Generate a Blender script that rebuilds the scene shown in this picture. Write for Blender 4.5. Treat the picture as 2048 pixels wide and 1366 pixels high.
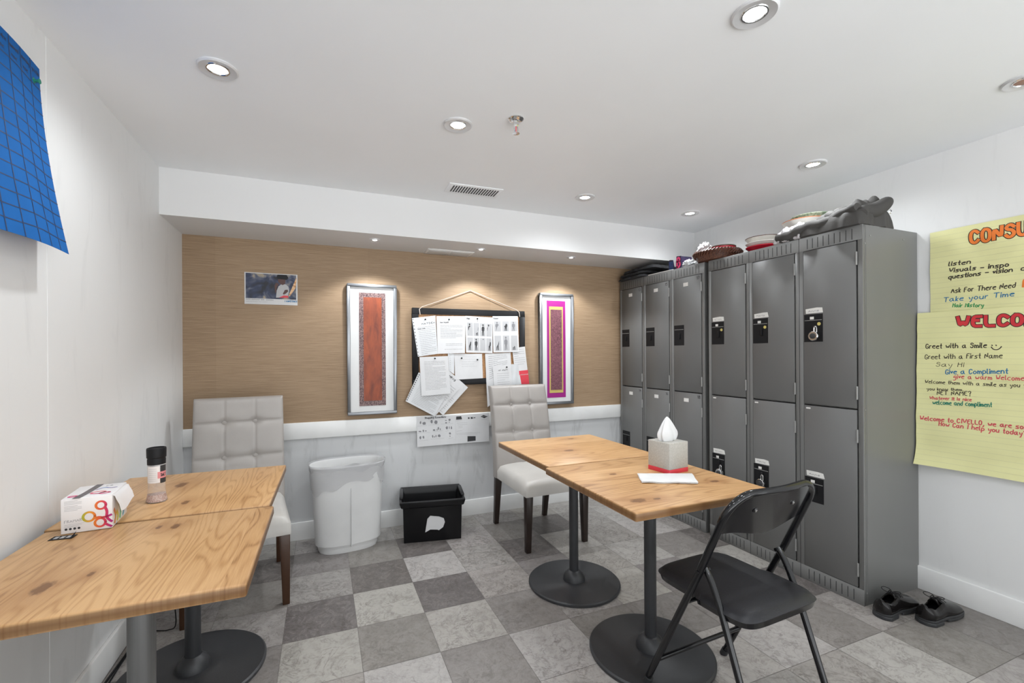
import bpy, bmesh, math, random
from mathutils import Vector, Matrix
import numpy as np
random.seed(7)
for o in list(bpy.data.objects): bpy.data.objects.remove(o)
col = bpy.context.scene.collection
sc = bpy.context.scene
# ------------------------------------------------------------------ camera, world, exposure
F, YAW, PITCH, ROLL, CX, CY, HC = 896.171, .3835, -.0003, -.0059, 1005.46, 707.736, 1.22
cy_, sy_ = math.cos(YAW), math.sin(YAW); cp_, sp_ = math.cos(PITCH), math.sin(PITCH); cr_, sr_ = math.cos(ROLL), math.sin(ROLL)
R1 = np.array([[cy_, -sy_, 0], [sy_, cy_, 0], [0, 0, 1]])
R2 = np.array([[1, 0, 0], [0, cp_, sp_], [0, -sp_, cp_]])
R3 = np.array([[cr_, 0, sr_], [0, 1, 0], [-sr_, 0, cr_]])
M = R3 @ R2 @ R1                       # rows: right, forward, up
cam_d = bpy.data.cameras.new('camera'); cam = bpy.data.objects.new('camera', cam_d); col.objects.link(cam)
cam.matrix_world = Matrix(((M[0][0], M[2][0], -M[1][0], 0), (M[0][1], M[2][1], -M[1][1], 0), (M[0][2], M[2][2], -M[1][2], HC), (0, 0, 0, 1)))
cam_d.sensor_width = 36; cam_d.lens = F * 36 / 2048
cam_d.shift_x = (1024 - CX) / 2048; cam_d.shift_y = (CY - 683) / 2048; cam_d.clip_start = .02
sc.camera = cam
w = bpy.data.worlds.new('world'); sc.world = w; w.use_nodes = True
# added fill light from the open rear, stronger from below to brighten the ceiling
wt = w.node_tree; tc_ = wt.nodes.new('ShaderNodeTexCoord'); sp__ = wt.nodes.new('ShaderNodeSeparateXYZ'); rp_ = wt.nodes.new('ShaderNodeMapRange')
wt.links.new(tc_.outputs['Generated'], sp__.inputs[0]); wt.links.new(sp__.outputs[2], rp_.inputs[0])
for k_, v_ in zip((1, 2, 3, 4), (-.15, .15, 3.9, 1.1)): rp_.inputs[k_].default_value = v_
wt.nodes['Background'].inputs[0].default_value = (.95, .98, 1, 1); wt.links.new(rp_.outputs[0], wt.nodes['Background'].inputs[1])
sc.view_settings.view_transform = 'Standard'; sc.view_settings.look = 'None'; sc.view_settings.gamma = 1
sc.view_settings.use_curve_mapping = False
sc.view_settings.exposure = 0.46
DOWN_W, SOFFIT_W = 13.0, 15.0
XL, XR, XK, YB, YF, ZC, ZB = -.783, 2.853, 2.399, 3.247, 2.834, 2.2055, 1.958

def on(ax, val, x, y):                 # point of the real plane ax=val that the photo shows at pixel (x, y)
    v = M.T @ np.array([(x - CX) / F, 1, (CY - y) / F]); i = 'xyz'.index(ax)
    t = (val - (0, 0, HC)[i]) / v[i]
    return Vector((t * v[0], t * v[1], HC + t * v[2]))

# ------------------------------------------------------------------ materials
def nodes(name):
    m = bpy.data.materials.new(name); m.use_nodes = True
    nt = m.node_tree; return m, nt, nt.nodes['Principled BSDF']
def N(nt, t, **k):
    n = nt.nodes.new(t)
    for a, b in k.items():
        if a.startswith('i_'):
            key = a[2:]; key = int(key) if key.isdigit() else key.replace('_', ' ')
            n.inputs[key].default_value = b
        else: setattr(n, a, b)
    return n
def math_(nt, op, a, b=None, c=None, clamp=False):
    n = nt.nodes.new('ShaderNodeMath'); n.operation = op; n.use_clamp = clamp
    for i, v in enumerate((a, b, c)):
        if v is None: continue
        if isinstance(v, (int, float)): n.inputs[i].default_value = v
        else: nt.links.new(v, n.inputs[i])
    return n.outputs[0]
def ramp(nt, fac, stops):
    r = nt.nodes.new('ShaderNodeValToRGB'); e = r.color_ramp.elements
    while len(e) < len(stops): e.new(.5)
    for el, (p, c) in zip(e, stops): el.position = p; el.color = (*c, 1)
    nt.links.new(fac, r.inputs[0]); return r.outputs[0]
def mix(nt, fac, a, b, mode='MIX'):
    n = nt.nodes.new('ShaderNodeMix'); n.data_type = 'RGBA'; n.blend_type = mode
    for s, v in ((n.inputs[0], fac), (n.inputs[6], a), (n.inputs[7], b)):
        if isinstance(v, (int, float)): s.default_value = v
        elif isinstance(v, tuple): s.default_value = (*v, 1)
        else: nt.links.new(v, s)
    return n.outputs[2]
def vec(nt, scale=(1, 1, 1), loc=(0, 0, 0), rot=(0, 0, 0), src='Object'):
    t = nt.nodes.new('ShaderNodeTexCoord'); mp = nt.nodes.new('ShaderNodeMapping')
    mp.inputs['Scale'].default_value = scale; mp.inputs['Location'].default_value = loc; mp.inputs['Rotation'].default_value = rot
    nt.links.new(t.outputs[src], mp.inputs[0]); return mp.outputs[0]
def noise(nt, v, scale, detail=3, rough=.5, dist=0):
    n = N(nt, 'ShaderNodeTexNoise', i_Scale=scale, i_Detail=detail, i_Roughness=rough, i_Distortion=dist)
    nt.links.new(v, n.inputs['Vector']); return n.outputs['Fac']
def bump(nt, b, h, strength=.3, dist=.002):
    n = N(nt, 'ShaderNodeBump', i_Strength=strength, i_Distance=dist)
    nt.links.new(h, n.inputs['Height']); nt.links.new(n.outputs[0], b.inputs['Normal'])
def plain(name, c, rough=.5, metal=0, var=.06, scale=8, stretch=(1, 1, 1), bmp=0, bscale=60, spec=.5, **k):
    m, nt, b = nodes(name)
    f = noise(nt, vec(nt, stretch), scale, 4)
    d = tuple(max(0, x * (1 - var)) for x in c); l = tuple(min(1, x * (1 + var)) for x in c)
    nt.links.new(ramp(nt, f, [(.3, d), (.7, l)]), b.inputs['Base Color'])
    b.inputs['Roughness'].default_value = rough; b.inputs['Metallic'].default_value = metal
    b.inputs['Specular IOR Level'].default_value = spec
    for kk, v in k.items(): b.inputs[kk.replace('_', ' ')].default_value = v
    if bmp: bump(nt, b, noise(nt, vec(nt, stretch), bscale, 3), bmp)
    return m
def wood(name, axis, seed, tint=1.0, bw=.095, knots=()):
    m, nt, b = nodes(name)
    rot = (0, 0, 0) if axis == 'y' else (0, 0, math.pi / 2)
    v = vec(nt, (1, 1, 1), (seed * 3.1, seed * 1.7, 0), rot)
    sx = N(nt, 'ShaderNodeSeparateXYZ'); nt.links.new(v, sx.inputs[0])
    bid = math_(nt, 'FLOOR', math_(nt, 'DIVIDE', sx.outputs[0], bw))
    wn = N(nt, 'ShaderNodeTexWhiteNoise', noise_dimensions='1D'); nt.links.new(math_(nt, 'ADD', bid, seed * 13.7), wn.inputs['W'])
    cb = N(nt, 'ShaderNodeCombineXYZ')
    nt.links.new(math_(nt, 'ADD', math_(nt, 'MULTIPLY', sx.outputs[0], 5.5), math_(nt, 'MULTIPLY', wn.outputs[0], 40)), cb.inputs[0])
    nt.links.new(math_(nt, 'MULTIPLY', sx.outputs[1], .75), cb.inputs[1])
    n1 = noise(nt, cb.outputs[0], 1.1, 2, .45, .3)
    rings = math_(nt, 'SINE', math_(nt, 'MULTIPLY', n1, 150))
    rings = math_(nt, 'MULTIPLY_ADD', rings, .5, .5)
    rings = math_(nt, 'SUBTRACT', 1, math_(nt, 'POWER', rings, 3.0))
    cb2 = N(nt, 'ShaderNodeCombineXYZ'); nt.links.new(math_(nt, 'MULTIPLY', sx.outputs[0], 30), cb2.inputs[0]); nt.links.new(sx.outputs[1], cb2.inputs[1])
    fib = noise(nt, cb2.outputs[0], 12, 4, .6)
    big = noise(nt, v, 5, 2, .5)
    f = math_(nt, 'ADD', math_(nt, 'MULTIPLY', rings, .21), math_(nt, 'MULTIPLY', fib, .50))
    f = math_(nt, 'ADD', f, math_(nt, 'MULTIPLY', wn.outputs[0], .24))
    f = math_(nt, 'ADD', f, math_(nt, 'MULTIPLY', big, .25))
    c = ramp(nt, f, [(.28, (.27 * tint, .125 * tint, .042 * tint)), (.5, (.50 * tint, .275 * tint, .115 * tint)), (.8, (.66 * tint, .40 * tint, .19 * tint))])
    # knots at fixed places on the board
    tc = nt.nodes.new('ShaderNodeTexCoord')
    for (kx, ky, kr) in knots:
        mp = nt.nodes.new('ShaderNodeMapping'); mp.vector_type = 'POINT'
        st = (1 / kr, .55 / kr) if axis == 'y' else (.55 / kr, 1 / kr)
        mp.inputs['Scale'].default_value = (st[0], st[1], 0)
        mp.inputs['Location'].default_value = (-kx * st[0], -ky * st[1], 0)
        nt.links.new(tc.outputs['Object'], mp.inputs[0])
        nn = N(nt, 'ShaderNodeTexNoise', i_Scale=1.6, i_Detail=3.0); nt.links.new(mp.outputs[0], nn.inputs['Vector'])
        ln = N(nt, 'ShaderNodeVectorMath', operation='LENGTH'); nt.links.new(mp.outputs[0], ln.inputs[0])
        dd = math_(nt, 'ADD', ln.outputs['Value'], math_(nt, 'MULTIPLY', nn.outputs['Fac'], 1.2))
        fac = math_(nt, 'MULTIPLY', math_(nt, 'SUBTRACT', 1.75, dd, clamp=True), 2.2, clamp=True)
        c = mix(nt, math_(nt, 'MULTIPLY', fac, .9), c, (.05, .025, .012))
        halo = math_(nt, 'MULTIPLY', math_(nt, 'SUBTRACT', 1.0, math_(nt, 'DIVIDE', dd, 5.5), clamp=True), .6)
        c = mix(nt, halo, c, (.30, .13, .045))
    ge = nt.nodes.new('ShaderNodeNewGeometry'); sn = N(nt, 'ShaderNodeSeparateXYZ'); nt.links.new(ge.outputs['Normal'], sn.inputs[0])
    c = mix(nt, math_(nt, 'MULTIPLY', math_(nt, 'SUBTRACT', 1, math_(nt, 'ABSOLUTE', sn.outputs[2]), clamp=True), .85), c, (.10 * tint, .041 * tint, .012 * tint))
    nt.links.new(c, b.inputs['Base Color']); b.inputs['Roughness'].default_value = .38
    b.inputs['Specular IOR Level'].default_value = .4
    bump(nt, b, fib, .12, .001)
    return m
def wallpaper():
    m, nt, b = nodes('grasscloth')
    f1 = noise(nt, vec(nt, (1.4, 1, 105)), 5, 5, .62)
    f2 = noise(nt, vec(nt, (3, 1, 260)), 3, 4, .7)
    f3 = noise(nt, vec(nt, (1, 1, 2.2)), 1.6, 2)
    sx = N(nt, 'ShaderNodeSeparateXYZ'); nt.links.new(vec(nt), sx.inputs[0])
    pid = math_(nt, 'FLOOR', math_(nt, 'DIVIDE', math_(nt, 'ADD', sx.outputs[0], .61), .91))
    wn = N(nt, 'ShaderNodeTexWhiteNoise', noise_dimensions='1D'); nt.links.new(pid, wn.inputs['W'])
    f = math_(nt, 'ADD', math_(nt, 'MULTIPLY', f1, .55), math_(nt, 'MULTIPLY', f2, .3))
    f = math_(nt, 'ADD', f, math_(nt, 'ADD', math_(nt, 'MULTIPLY', f3, .10), math_(nt, 'MULTIPLY', wn.outputs[0], .05)))
    c = ramp(nt, f, [(.3, (.160, .098, .052)), (.5, (.300, .205, .125)), (.72, (.430, .315, .205))])
    nt.links.new(c, b.inputs['Base Color']); b.inputs['Roughness'].default_value = .55
    b.inputs['Specular IOR Level'].default_value = .35
    bump(nt, b, f, .5, .002); return m
def stone():
    m, nt, b = nodes('stone_tile')
    at = N(nt, 'ShaderNodeVertexColor', layer_name='tone')
    v = vec(nt)
    d = N(nt, 'ShaderNodeVectorMath', operation='ADD')
    wn = N(nt, 'ShaderNodeTexWhiteNoise', noise_dimensions='3D'); nt.links.new(at.outputs[0], wn.inputs['Vector'])
    sc_ = N(nt, 'ShaderNodeVectorMath', operation='SCALE', i_Scale=9.0); nt.links.new(wn.outputs['Color'], sc_.inputs[0])
    nt.links.new(v, d.inputs[0]); nt.links.new(sc_.outputs[0], d.inputs[1])
    mott = noise(nt, d.outputs[0], 15, 8, .72, 1.2)
    fine = noise(nt, d.outputs[0], 90, 5, .65, .4)
    vo = noise(nt, d.outputs[0], 7, 5, .6, 1.8)
    vein = math_(nt, 'ABSOLUTE', math_(nt, 'SUBTRACT', vo, .5))
    veinf = math_(nt, 'SUBTRACT', 1, math_(nt, 'MULTIPLY', vein, 45), clamp=True)
    k = math_(nt, 'ADD', math_(nt, 'MULTIPLY', mott, .9), math_(nt, 'MULTIPLY', fine, .5))
    k = math_(nt, 'ADD', k, .30)
    c = mix(nt, 1.0, at.outputs[0], ramp(nt, k, [(.75, (.42, .40, .375)), (1.0, (.96, .96, .96)), (1.25, (1.0, 1.0, 1.0))]), 'MULTIPLY')
    c = mix(nt, math_(nt, 'MULTIPLY', veinf, .55), c, (.075, .062, .052))
    lt = math_(nt, 'SUBTRACT', 1, math_(nt, 'MULTIPLY', math_(nt, 'ABSOLUTE', math_(nt, 'SUBTRACT', mott, .56)), 40), clamp=True)
    c = mix(nt, math_(nt, 'MULTIPLY', lt, .28), c, (.50, .47, .43))
    nt.links.new(c, b.inputs['Base Color']); b.inputs['Roughness'].default_value = .42
    b.inputs['Specular IOR Level'].default_value = .4
    bump(nt, b, fine, .2, .001); return m
def painted(name, c, scuff=0.0, rough=.5):
    m, nt, b = nodes(name)
    f = noise(nt, vec(nt), 2.3, 3)
    cc = ramp(nt, f, [(.3, tuple(x * .975 for x in c)), (.7, c)])
    if scuff:
        s = noise(nt, vec(nt, (5, 5, 1.2)), 2.2, 6, .65, .6)
        s2 = math_(nt, 'MULTIPLY', math_(nt, 'SUBTRACT', s, .56, clamp=True), 3.5, clamp=True)
        cc = mix(nt, math_(nt, 'MULTIPLY', s2, scuff), cc, tuple(x * .6 for x in c))
        p = noise(nt, vec(nt, (38, 38, 11)), 1.3, 2, .5)
        p2 = math_(nt, 'MULTIPLY', math_(nt, 'SUBTRACT', p, .77, clamp=True), 12, clamp=True)
        cc = mix(nt, math_(nt, 'MULTIPLY', p2, scuff * .7), cc, tuple(x * .45 for x in c))
    nt.links.new(cc, b.inputs['Base Color']); b.inputs['Roughness'].default_value = rough
    bump(nt, b, noise(nt, vec(nt), 140, 2), .04, .001); return m
def gradient(name, axis, stops, rough=.5):
    m, nt, b = nodes(name)
    sx = N(nt, 'ShaderNodeSeparateXYZ'); nt.links.new(vec(nt, src='Generated'), sx.inputs[0])
    nt.links.new(ramp(nt, sx.outputs['xyz'.index(axis)], stops), b.inputs['Base Color']); b.inputs['Roughness'].default_value = rough
    return m
def mottled(name, stops, scale, detail=5, dist=.5, stretch=(1, 1, 1), rough=.5):
    m, nt, b = nodes(name)
    nt.links.new(ramp(nt, noise(nt, vec(nt, stretch), scale, detail, .6, dist), stops), b.inputs['Base Color'])
    b.inputs['Roughness'].default_value = rough; return m
def emit(name, c, s):
    m, nt, b = nodes(name); b.inputs['Base Color'].default_value = (*c, 1)
    b.inputs['Emission Color'].default_value = (*c, 1); b.inputs['Emission Strength'].default_value = s; return m

MT = dict(
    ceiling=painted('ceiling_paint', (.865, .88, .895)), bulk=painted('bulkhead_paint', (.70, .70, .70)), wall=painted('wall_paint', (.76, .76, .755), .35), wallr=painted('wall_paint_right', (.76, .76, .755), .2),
    dado=painted('dado_paint', (.58, .585, .59), .9), trim=plain('trim_paint', (.80, .80, .79), .35, var=.03),
    paper=wallpaper(), stone=stone(),
    locker=plain('locker_enamel', (.155, .155, .151), .36, var=.05, scale=3, stretch=(1, 1, .4)),
    lockdoor=plain('locker_door_enamel', (.138, .138, .135), .42, var=.05, scale=3, stretch=(1, 1, .4)),
    hinge=plain('hinge_steel', (.30, .30, .29), .35, .3), blk=plain('black_plastic', (.010, .010, .011), .5, spec=.2),
    blkpow=plain('black_powder_coat', (.028, .029, .032), .42, bmp=.15, bscale=300), blkgl=plain('black_gloss_tube', (.005, .005, .006), .12, spec=.5),
    vinyl=plain('black_vinyl', (.022, .022, .025), .42, spec=.3, bmp=.25, bscale=220, var=.1),
    leather=plain('cream_leather_shaded', (.33, .305, .285), .36, var=.04, bmp=.08, bscale=120),  # backrest leather, its darker tone carries the shade on the steep back
    seatlea_lit=plain('cream_leather_seat_lit', (.52, .50, .47), .36, var=.04, bmp=.08, bscale=120),  # same leather made paler: light from above is put into the seat colour
    legdk=plain('espresso_leg', (.022, .013, .010), .3), legbr=plain('walnut_leg', (.055, .023, .010), .3, stretch=(4, 4, .5)),
    steel=plain('brushed_steel', (.20, .20, .20), .38, .8, stretch=(40, 40, .3)), alu=plain('silver_frame', (.26, .27, .285), .34, .8, stretch=(1, 1, 1)),
    chrome=plain('chrome', (.75, .75, .75), .12, 1.0, var=.02), trimring=plain('downlight_ring', (.66, .66, .67), .3, .25),
    mat=plain('white_mount', (.66, .66, .655), .6, var=.02), white=plain('white_paper', (.60, .60, .605), .6, var=.04), offw=plain('aged_paper', (.70, .69, .66), .6, var=.05),
    sleeve=plain('plastic_sleeve', (.56, .57, .58), .25, var=.04), ink=plain('ink', (.03, .03, .032), .6), greyink=plain('grey_print', (.20, .20, .21), .6),
    lightink=plain('light_print', (.42, .42, .43), .6),
    cork=mottled('cork_board', [(.35, (.30, .14, .05)), (.7, (.55, .30, .13))], 90), red=plain('red_print', (.62, .04, .06), .5),
    bin=plain('white_bin_plastic', (.66, .66, .655), .33, var=.05, scale=5), tub=plain('black_tub_plastic', (.006, .006, .007), .3, spec=.3),
    blue=plain('blue_card', (.012, .115, .37), .8, var=.06, spec=.15), navy=plain('navy_marker', (.014, .035, .10), .6),
    yellow=plain('yellow_flipchart', (.74, .72, .37), .6, var=.04, scale=6), pale=plain('ruled_line', (.60, .585, .33), .6),
    mblack=plain('marker_black', (.030, .022, .015), .6), mred=plain('marker_red', (.60, .03, .04), .6), mora=plain('marker_orange', (.80, .20, .03), .6),
    mpink=plain('marker_crimson', (.60, .06, .09), .6), mblue=plain('marker_blue', (.01, .16, .34), .6), mgreen=plain('marker_green', (.02, .28, .08), .6), mteal=plain('marker_teal', (.01, .20, .13), .6),
    greycl=plain('grey_cotton', (.056, .053, .050), .85, var=.1, bmp=.3, bscale=150), whitecl=plain('white_cotton', (.52, .50, .51), .85),
    dkcl=plain('charcoal_cloth', (.022, .023, .026), .85, var=.2), wicker=mottled('wicker', [(.35, (.035, .012, .008)), (.65, (.14, .055, .03))], 120, rough=.45),
    tin=plain('red_tin', (.50, .01, .03), .25), porc=plain('porcelain', (.78, .75, .70), .2), green=mottled('green_glaze', [(.4, (.25, .33, .22)), (.6, (.55, .60, .45))], 60, rough=.2),
    terra=plain('orange_glaze', (.60, .20, .08), .3), purple=mottled('navy_purple_print', [(.45, (.008, .010, .03)), (.55, (.025, .012, .045))], 40), hotpink=plain('pink_print', (.75, .04, .16), .4),
    tissue=plain('tissue_paper', (.70, .70, .70), .8), boxgrey=mottled('grey_damask_print', [(.40, (.40, .385, .35)), (.62, (.47, .455, .42))], 190, rough=.5),
    boxwhite=plain('white_card', (.80, .78, .78), .45, var=.03), brass=plain('brass_tag', (.65, .55, .18), .4, .3),
    leathb=plain('black_shoe_leather', (.007, .006, .006), .16, spec=.35), rubber=plain('black_rubber', (.025, .026, .028), .5), shoein=plain('shoe_lining', (.012, .008, .007), .7),
    salt=mottled('pink_salt', [(.4, (.48, .22, .16)), (.6, (.80, .62, .55))], 260), rope=plain('beige_cord', (.55, .47, .40), .8),
    skin=plain('print_brown', (.085, .04, .035), .6), goldp=mottled('print_gold', [(.4, (.45, .22, .09)), (.6, (.75, .50, .28))], 60),
    bokeh=mottled('print_night_blue', [(.36, (.006, .008, .015)), (.5, (.022, .032, .075)), (.6, (.10, .11, .15)), (.68, (.32, .27, .20))], 14, 2, .6),
    rust=mottled('rust_silk', [(.35, (.15, .028, .012)), (.65, (.31, .062, .017))], 9, 5, .4, (3, 1, .8)), plum=mottled('plum_brocade', [(.42, (.055, .022, .028)), (.58, (.26, .17, .16))], 170),
    magenta=plain('magenta_silk', (.30, .008, .19), .5), goldb=plain('gold_braid', (.52, .40, .12), .5), plumb=mottled('plum_silk', [(.42, (.10, .03, .045)), (.6, (.24, .10, .12))], 80, dist=2),
    bulb=emit('lamp_glow', (1, .99, .97), 14), dead=plain('unlit_lamp', (.30, .14, .08), .3), frost=plain('frosted_glass', (.78, .74, .72), .15, var=.03),
)
def glassy(name, c, alpha_trans=.8, rough=.1):
    m, nt, b = nodes(name); b.inputs['Base Color'].default_value = (*c, 1); b.inputs['Roughness'].default_value = rough
    b.inputs['Transmission Weight'].default_value = alpha_trans; b.inputs['IOR'].default_value = 1.15; return m
MT['film'] = glassy('clear_liner_film', (.93, .93, .94), .82, .18)
MT['glass'] = glassy('grinder_glass', (.93, .92, .91), .85, .10)

# ------------------------------------------------------------------ mesh helpers
class MB:
    def __init__(s): s.v = []; s.f = []
    def add(s, vs, fs):
        n = len(s.v); s.v += [tuple(p) for p in vs]; s.f += [tuple(i + n for i in f) for f in fs]; return s
    def box(s, x0, x1, y0, y1, z0, z1, xf=None):
        vs = [(x, y, z) for z in (z0, z1) for y in (y0, y1) for x in (x0, x1)]
        if xf: vs = [xf(Vector(p)) for p in vs]
        return s.add(vs, [(0, 2, 3, 1), (4, 5, 7, 6), (0, 1, 5, 4), (2, 6, 7, 3), (0, 4, 6, 2), (1, 3, 7, 5)])
    def tube(s, pts, r, n=12, closed=False, cap=True):
        pts = [Vector(p) for p in pts]; rs = r if isinstance(r, (list, tuple)) else [r] * len(pts)
        m = len(pts); vs = []; up = None
        for i, p in enumerate(pts):
            a = pts[(i - 1) % m] if (i > 0 or closed) else p; b = pts[(i + 1) % m] if (i < m - 1 or closed) else p
            t = (b - a).normalized()
            if up is None:
                up = t.orthogonal().normalized()
            up = (up - t * up.dot(t)).normalized(); si = t.cross(up)
            for k in range(n):
                an = 2 * math.pi * k / n; vs.append(p + (up * math.cos(an) + si * math.sin(an)) * rs[i])
        fs = []
        for i in range(m if closed else m - 1):
            for k in range(n):
                a = i * n + k; b = i * n + (k + 1) % n; j = (i + 1) % m
                fs.append((a, b, j * n + (k + 1) % n, j * n + k))
        if cap and not closed: fs.append(tuple(range(n - 1, -1, -1))); fs.append(tuple((m - 1) * n + k for k in range(n)))
        return s.add(vs, fs)
    def lathe(s, prof, c=(0, 0, 0), n=32, sx=1, sy=1, power=2, rot=0, capb=True, capt=True):
        vs = []; cr, sr = math.cos(rot), math.sin(rot)
        for (r, z) in prof:
            for k in range(n):
                a = 2 * math.pi * k / n; ca, sa = math.cos(a), math.sin(a)
                x = math.copysign(abs(ca) ** (2 / power), ca) * r * sx; y = math.copysign(abs(sa) ** (2 / power), sa) * r * sy
                vs.append((c[0] + x * cr - y * sr, c[1] + x * sr + y * cr, c[2] + z))
        fs = []
        for i in range(len(prof) - 1):
            for k in range(n): fs.append((i * n + k, i * n + (k + 1) % n, (i + 1) * n + (k + 1) % n, (i + 1) * n + k))
        if capb: fs.append(tuple(range(n - 1, -1, -1)))
        if capt: fs.append(tuple((len(prof) - 1) * n + k for k in range(n)))
        return s.add(vs, fs)
    def ring(s, prof, c=(0, 0, 0), n=40, **k):       # closed profile revolved
        m0 = len(s.v); s.lathe(prof + [prof[0]], c, n, capb=False, capt=False, **k); return s
    def slab(s, nu, nv, ft, fb):                      # two grid surfaces joined round the rim
        n = (nu + 1) * (nv + 1)
        vs = [ft(i / nu, j / nv) for j in range(nv + 1) for i in range(nu + 1)] + [fb(i / nu, j / nv) for j in range(nv + 1) for i in range(nu + 1)]
        q = lambda i, j: j * (nu + 1) + i
        fs = []
        for j in range(nv):
            for i in range(nu):
                fs.append((q(i, j), q(i + 1, j), q(i + 1, j + 1), q(i, j + 1))); fs.append(tuple(n + k for k in (q(i, j), q(i, j + 1), q(i + 1, j + 1), q(i + 1, j))))
        rim = [q(i, 0) for i in range(nu)] + [q(nu, j) for j in range(nv)] + [q(i, nv) for i in range(nu, 0, -1)] + [q(0, j) for j in range(nv, 0, -1)]
        for a, b in zip(rim, rim[1:] + rim[:1]): fs.append((b, a, n + a, n + b))
        return s.add(vs, fs)
    def prism(s, poly, f0, f1):                       # polygon extruded between two mappings (u,v)->3D
        n = len(poly); s.add([f0(*p) for p in poly] + [f1(*p) for p in poly],
            [tuple(range(n)), tuple(2 * n - 1 - i for i in range(n))] + [((i + 1) % n, i, n + i, n + (i + 1) % n) for i in range(n)]); return s
    def build(s, name, m, parent=None, smooth=False, bevel=0, seg=2, angle=35, sub=0):
        me = bpy.data.meshes.new(name); me.from_pydata(s.v, [], s.f)
        bm = bmesh.new(); bm.from_mesh(me); bmesh.ops.remove_doubles(bm, verts=bm.verts, dist=1e-6); bmesh.ops.recalc_face_normals(bm, faces=bm.faces)
        bm.to_mesh(me); bm.free()
        me.materials.append(m if not isinstance(m, str) else MT[m])
        o = bpy.data.objects.new(name, me); col.objects.link(o)
        if parent: o.parent = parent
        if bevel:
            b = o.modifiers.new('b', 'BEVEL'); b.width = bevel; b.segments = seg; b.limit_method = 'ANGLE'; b.angle_limit = math.radians(30); smooth = True
        if sub: d = o.modifiers.new('s', 'SUBSURF'); d.levels = sub; d.render_levels = sub
        if smooth:
            for p in me.polygons: p.use_smooth = True
            me.set_sharp_from_angle(angle=math.radians(angle)) if not bevel else None
        return o
def tag(o, label=None, cat=None, group=None, kind=None):
    for k, v in (('label', label), ('category', cat), ('group', group), ('kind', kind)):
        if v: o[k] = v
    return o
def empty(name, loc, rz, label, cat, group=None):
    e = bpy.data.objects.new(name, None); col.objects.link(e); e.location = loc; e.rotation_euler = (0, 0, rz); e.empty_display_size = .05
    return tag(e, label, cat, group)
def S(o): o['kind'] = 'structure'; return o
def copy_tree(o, parent=None):
    c = o.copy(); col.objects.link(c); c.parent = parent
    for ch in o.children: copy_tree(ch, c)
    return c
def arc(c, r, a0, a1, n, f): return [f(c[0] + r * math.cos(a0 + (a1 - a0) * i / n), c[1] + r * math.sin(a0 + (a1 - a0) * i / n)) for i in range(n + 1)]
def hn(a, b=0.0, c=0.0):                              # cheap smooth noise -1..1
    return (math.sin(a * 1.7 + b * 2.3 + 1.3) + math.sin(a * 3.1 - b * 1.9 + c + .7) * .6 + math.sin(-a * 5.3 + b * 4.7 + c * 2.1) * .35) / 1.95

# ------------------------------------------------------------------ stroke lettering
GL = {}
for ln in '''a 35 15 04 03 12 22 34 35 33 42
b 07 02 12 33 34 25 15 04
c 35 15 04 03 12 32
d 37 32 12 03 04 15 35
e 04 34 35 15 04 03 12 32
f 37 27 16 12|05 25
g 35 15 04 03 13 33 35 31 20 00
h 07 02|04 15 25 34 32
i 05 02|06 07
j 25 21 10
k 07 02|25 03 22
l 07 02 12
m 02 05|04 15 24 22|24 35 44 42
n 02 05|04 15 25 34 32
o 15 04 03 12 22 33 34 25 15
p 05 00|05 25 34 33 22 02
q 35 15 04 03 12 32|35 30
r 02 05|04 15 25
s 35 15 04 14 33 22 02
t 17 12 22|05 25
u 05 03 12 22 33|35 32
v 05 12 25
w 05 12 24 32 45
x 05 32|35 02
y 05 13|35 20 10
z 05 35 02 32
A 02 27 42|14 34
B 02 07 27 36 25 05|25 34 33 22 02
C 36 27 17 06 03 12 22 33
D 02 07 17 35 34 12 02
E 37 07 02 32|05 25
F 37 07 02|05 25
G 36 27 17 06 03 12 32 34 24
H 07 02|37 32|05 35
I 17 12
K 07 02|37 04 32
L 07 02 32
M 02 07 24 47 42
N 02 07 32 37
O 17 06 03 12 22 33 36 27 17
P 02 07 27 36 35 24 04
R 02 07 27 36 25 05|15 32
S 36 27 17 06 15 25 34 33 22 12 03
T 07 47|27 22
U 07 03 12 22 33 37
V 07 22 47
W 07 12 25 32 47
Y 07 25 47|25 22
0 17 06 03 12 22 33 36 27 17
1 06 17 12
2 06 17 27 36 02 32
3 07 37 25 34 33 22 02
4 27 04 34|27 22
5 37 07 05 25 34 33 22 02
6 27 05 03 12 22 33 34 05
7 07 37 12
8 17 06 15 25 34 33 22 12 03 04 15 25 36 27 17
? 06 17 27 36 24 23|22 21
! 17 13|12 11
- 04 34
, 12 11 00
. 02 12
: 02 03|05 06'''.split('\n'):
    GL[ln[0]] = [[(int(p[0]), int(p[1])) for p in st.split()] for st in ln[2:].split('|')]
def chaikin(p, k=2):
    for _ in range(k):
        if len(p) < 3: return p
        q = [p[0]]
        for a, b in zip(p, p[1:]): q += [(a[0] * .75 + b[0] * .25, a[1] * .75 + b[1] * .25), (a[0] * .25 + b[0] * .75, a[1] * .25 + b[1] * .75)]
        p = q + [p[-1]]
    return p
def ribbon(mb, pts, wd, fmap):                        # flat stroke in (u,v)
    L, R_ = [], []
    n = len(pts)
    for i, p in enumerate(pts):
        a = pts[max(0, i - 1)]; b = pts[min(n - 1, i + 1)]
        dx, dy = b[0] - a[0], b[1] - a[1]; l = math.hypot(dx, dy) or 1; nx, ny = -dy / l * wd / 2, dx / l * wd / 2
        ex, ey = (dx / l * wd / 3, dy / l * wd / 3) if i in (0, n - 1) else (0, 0)
        sg = -1 if i == 0 else 1
        L.append(fmap(p[0] + nx + sg * ex, p[1] + ny + sg * ey)); R_.append(fmap(p[0] - nx + sg * ex, p[1] - ny + sg * ey))
    mb.add(L + R_, [(i, i + 1, n + i + 1, n + i) for i in range(n - 1)])
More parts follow.
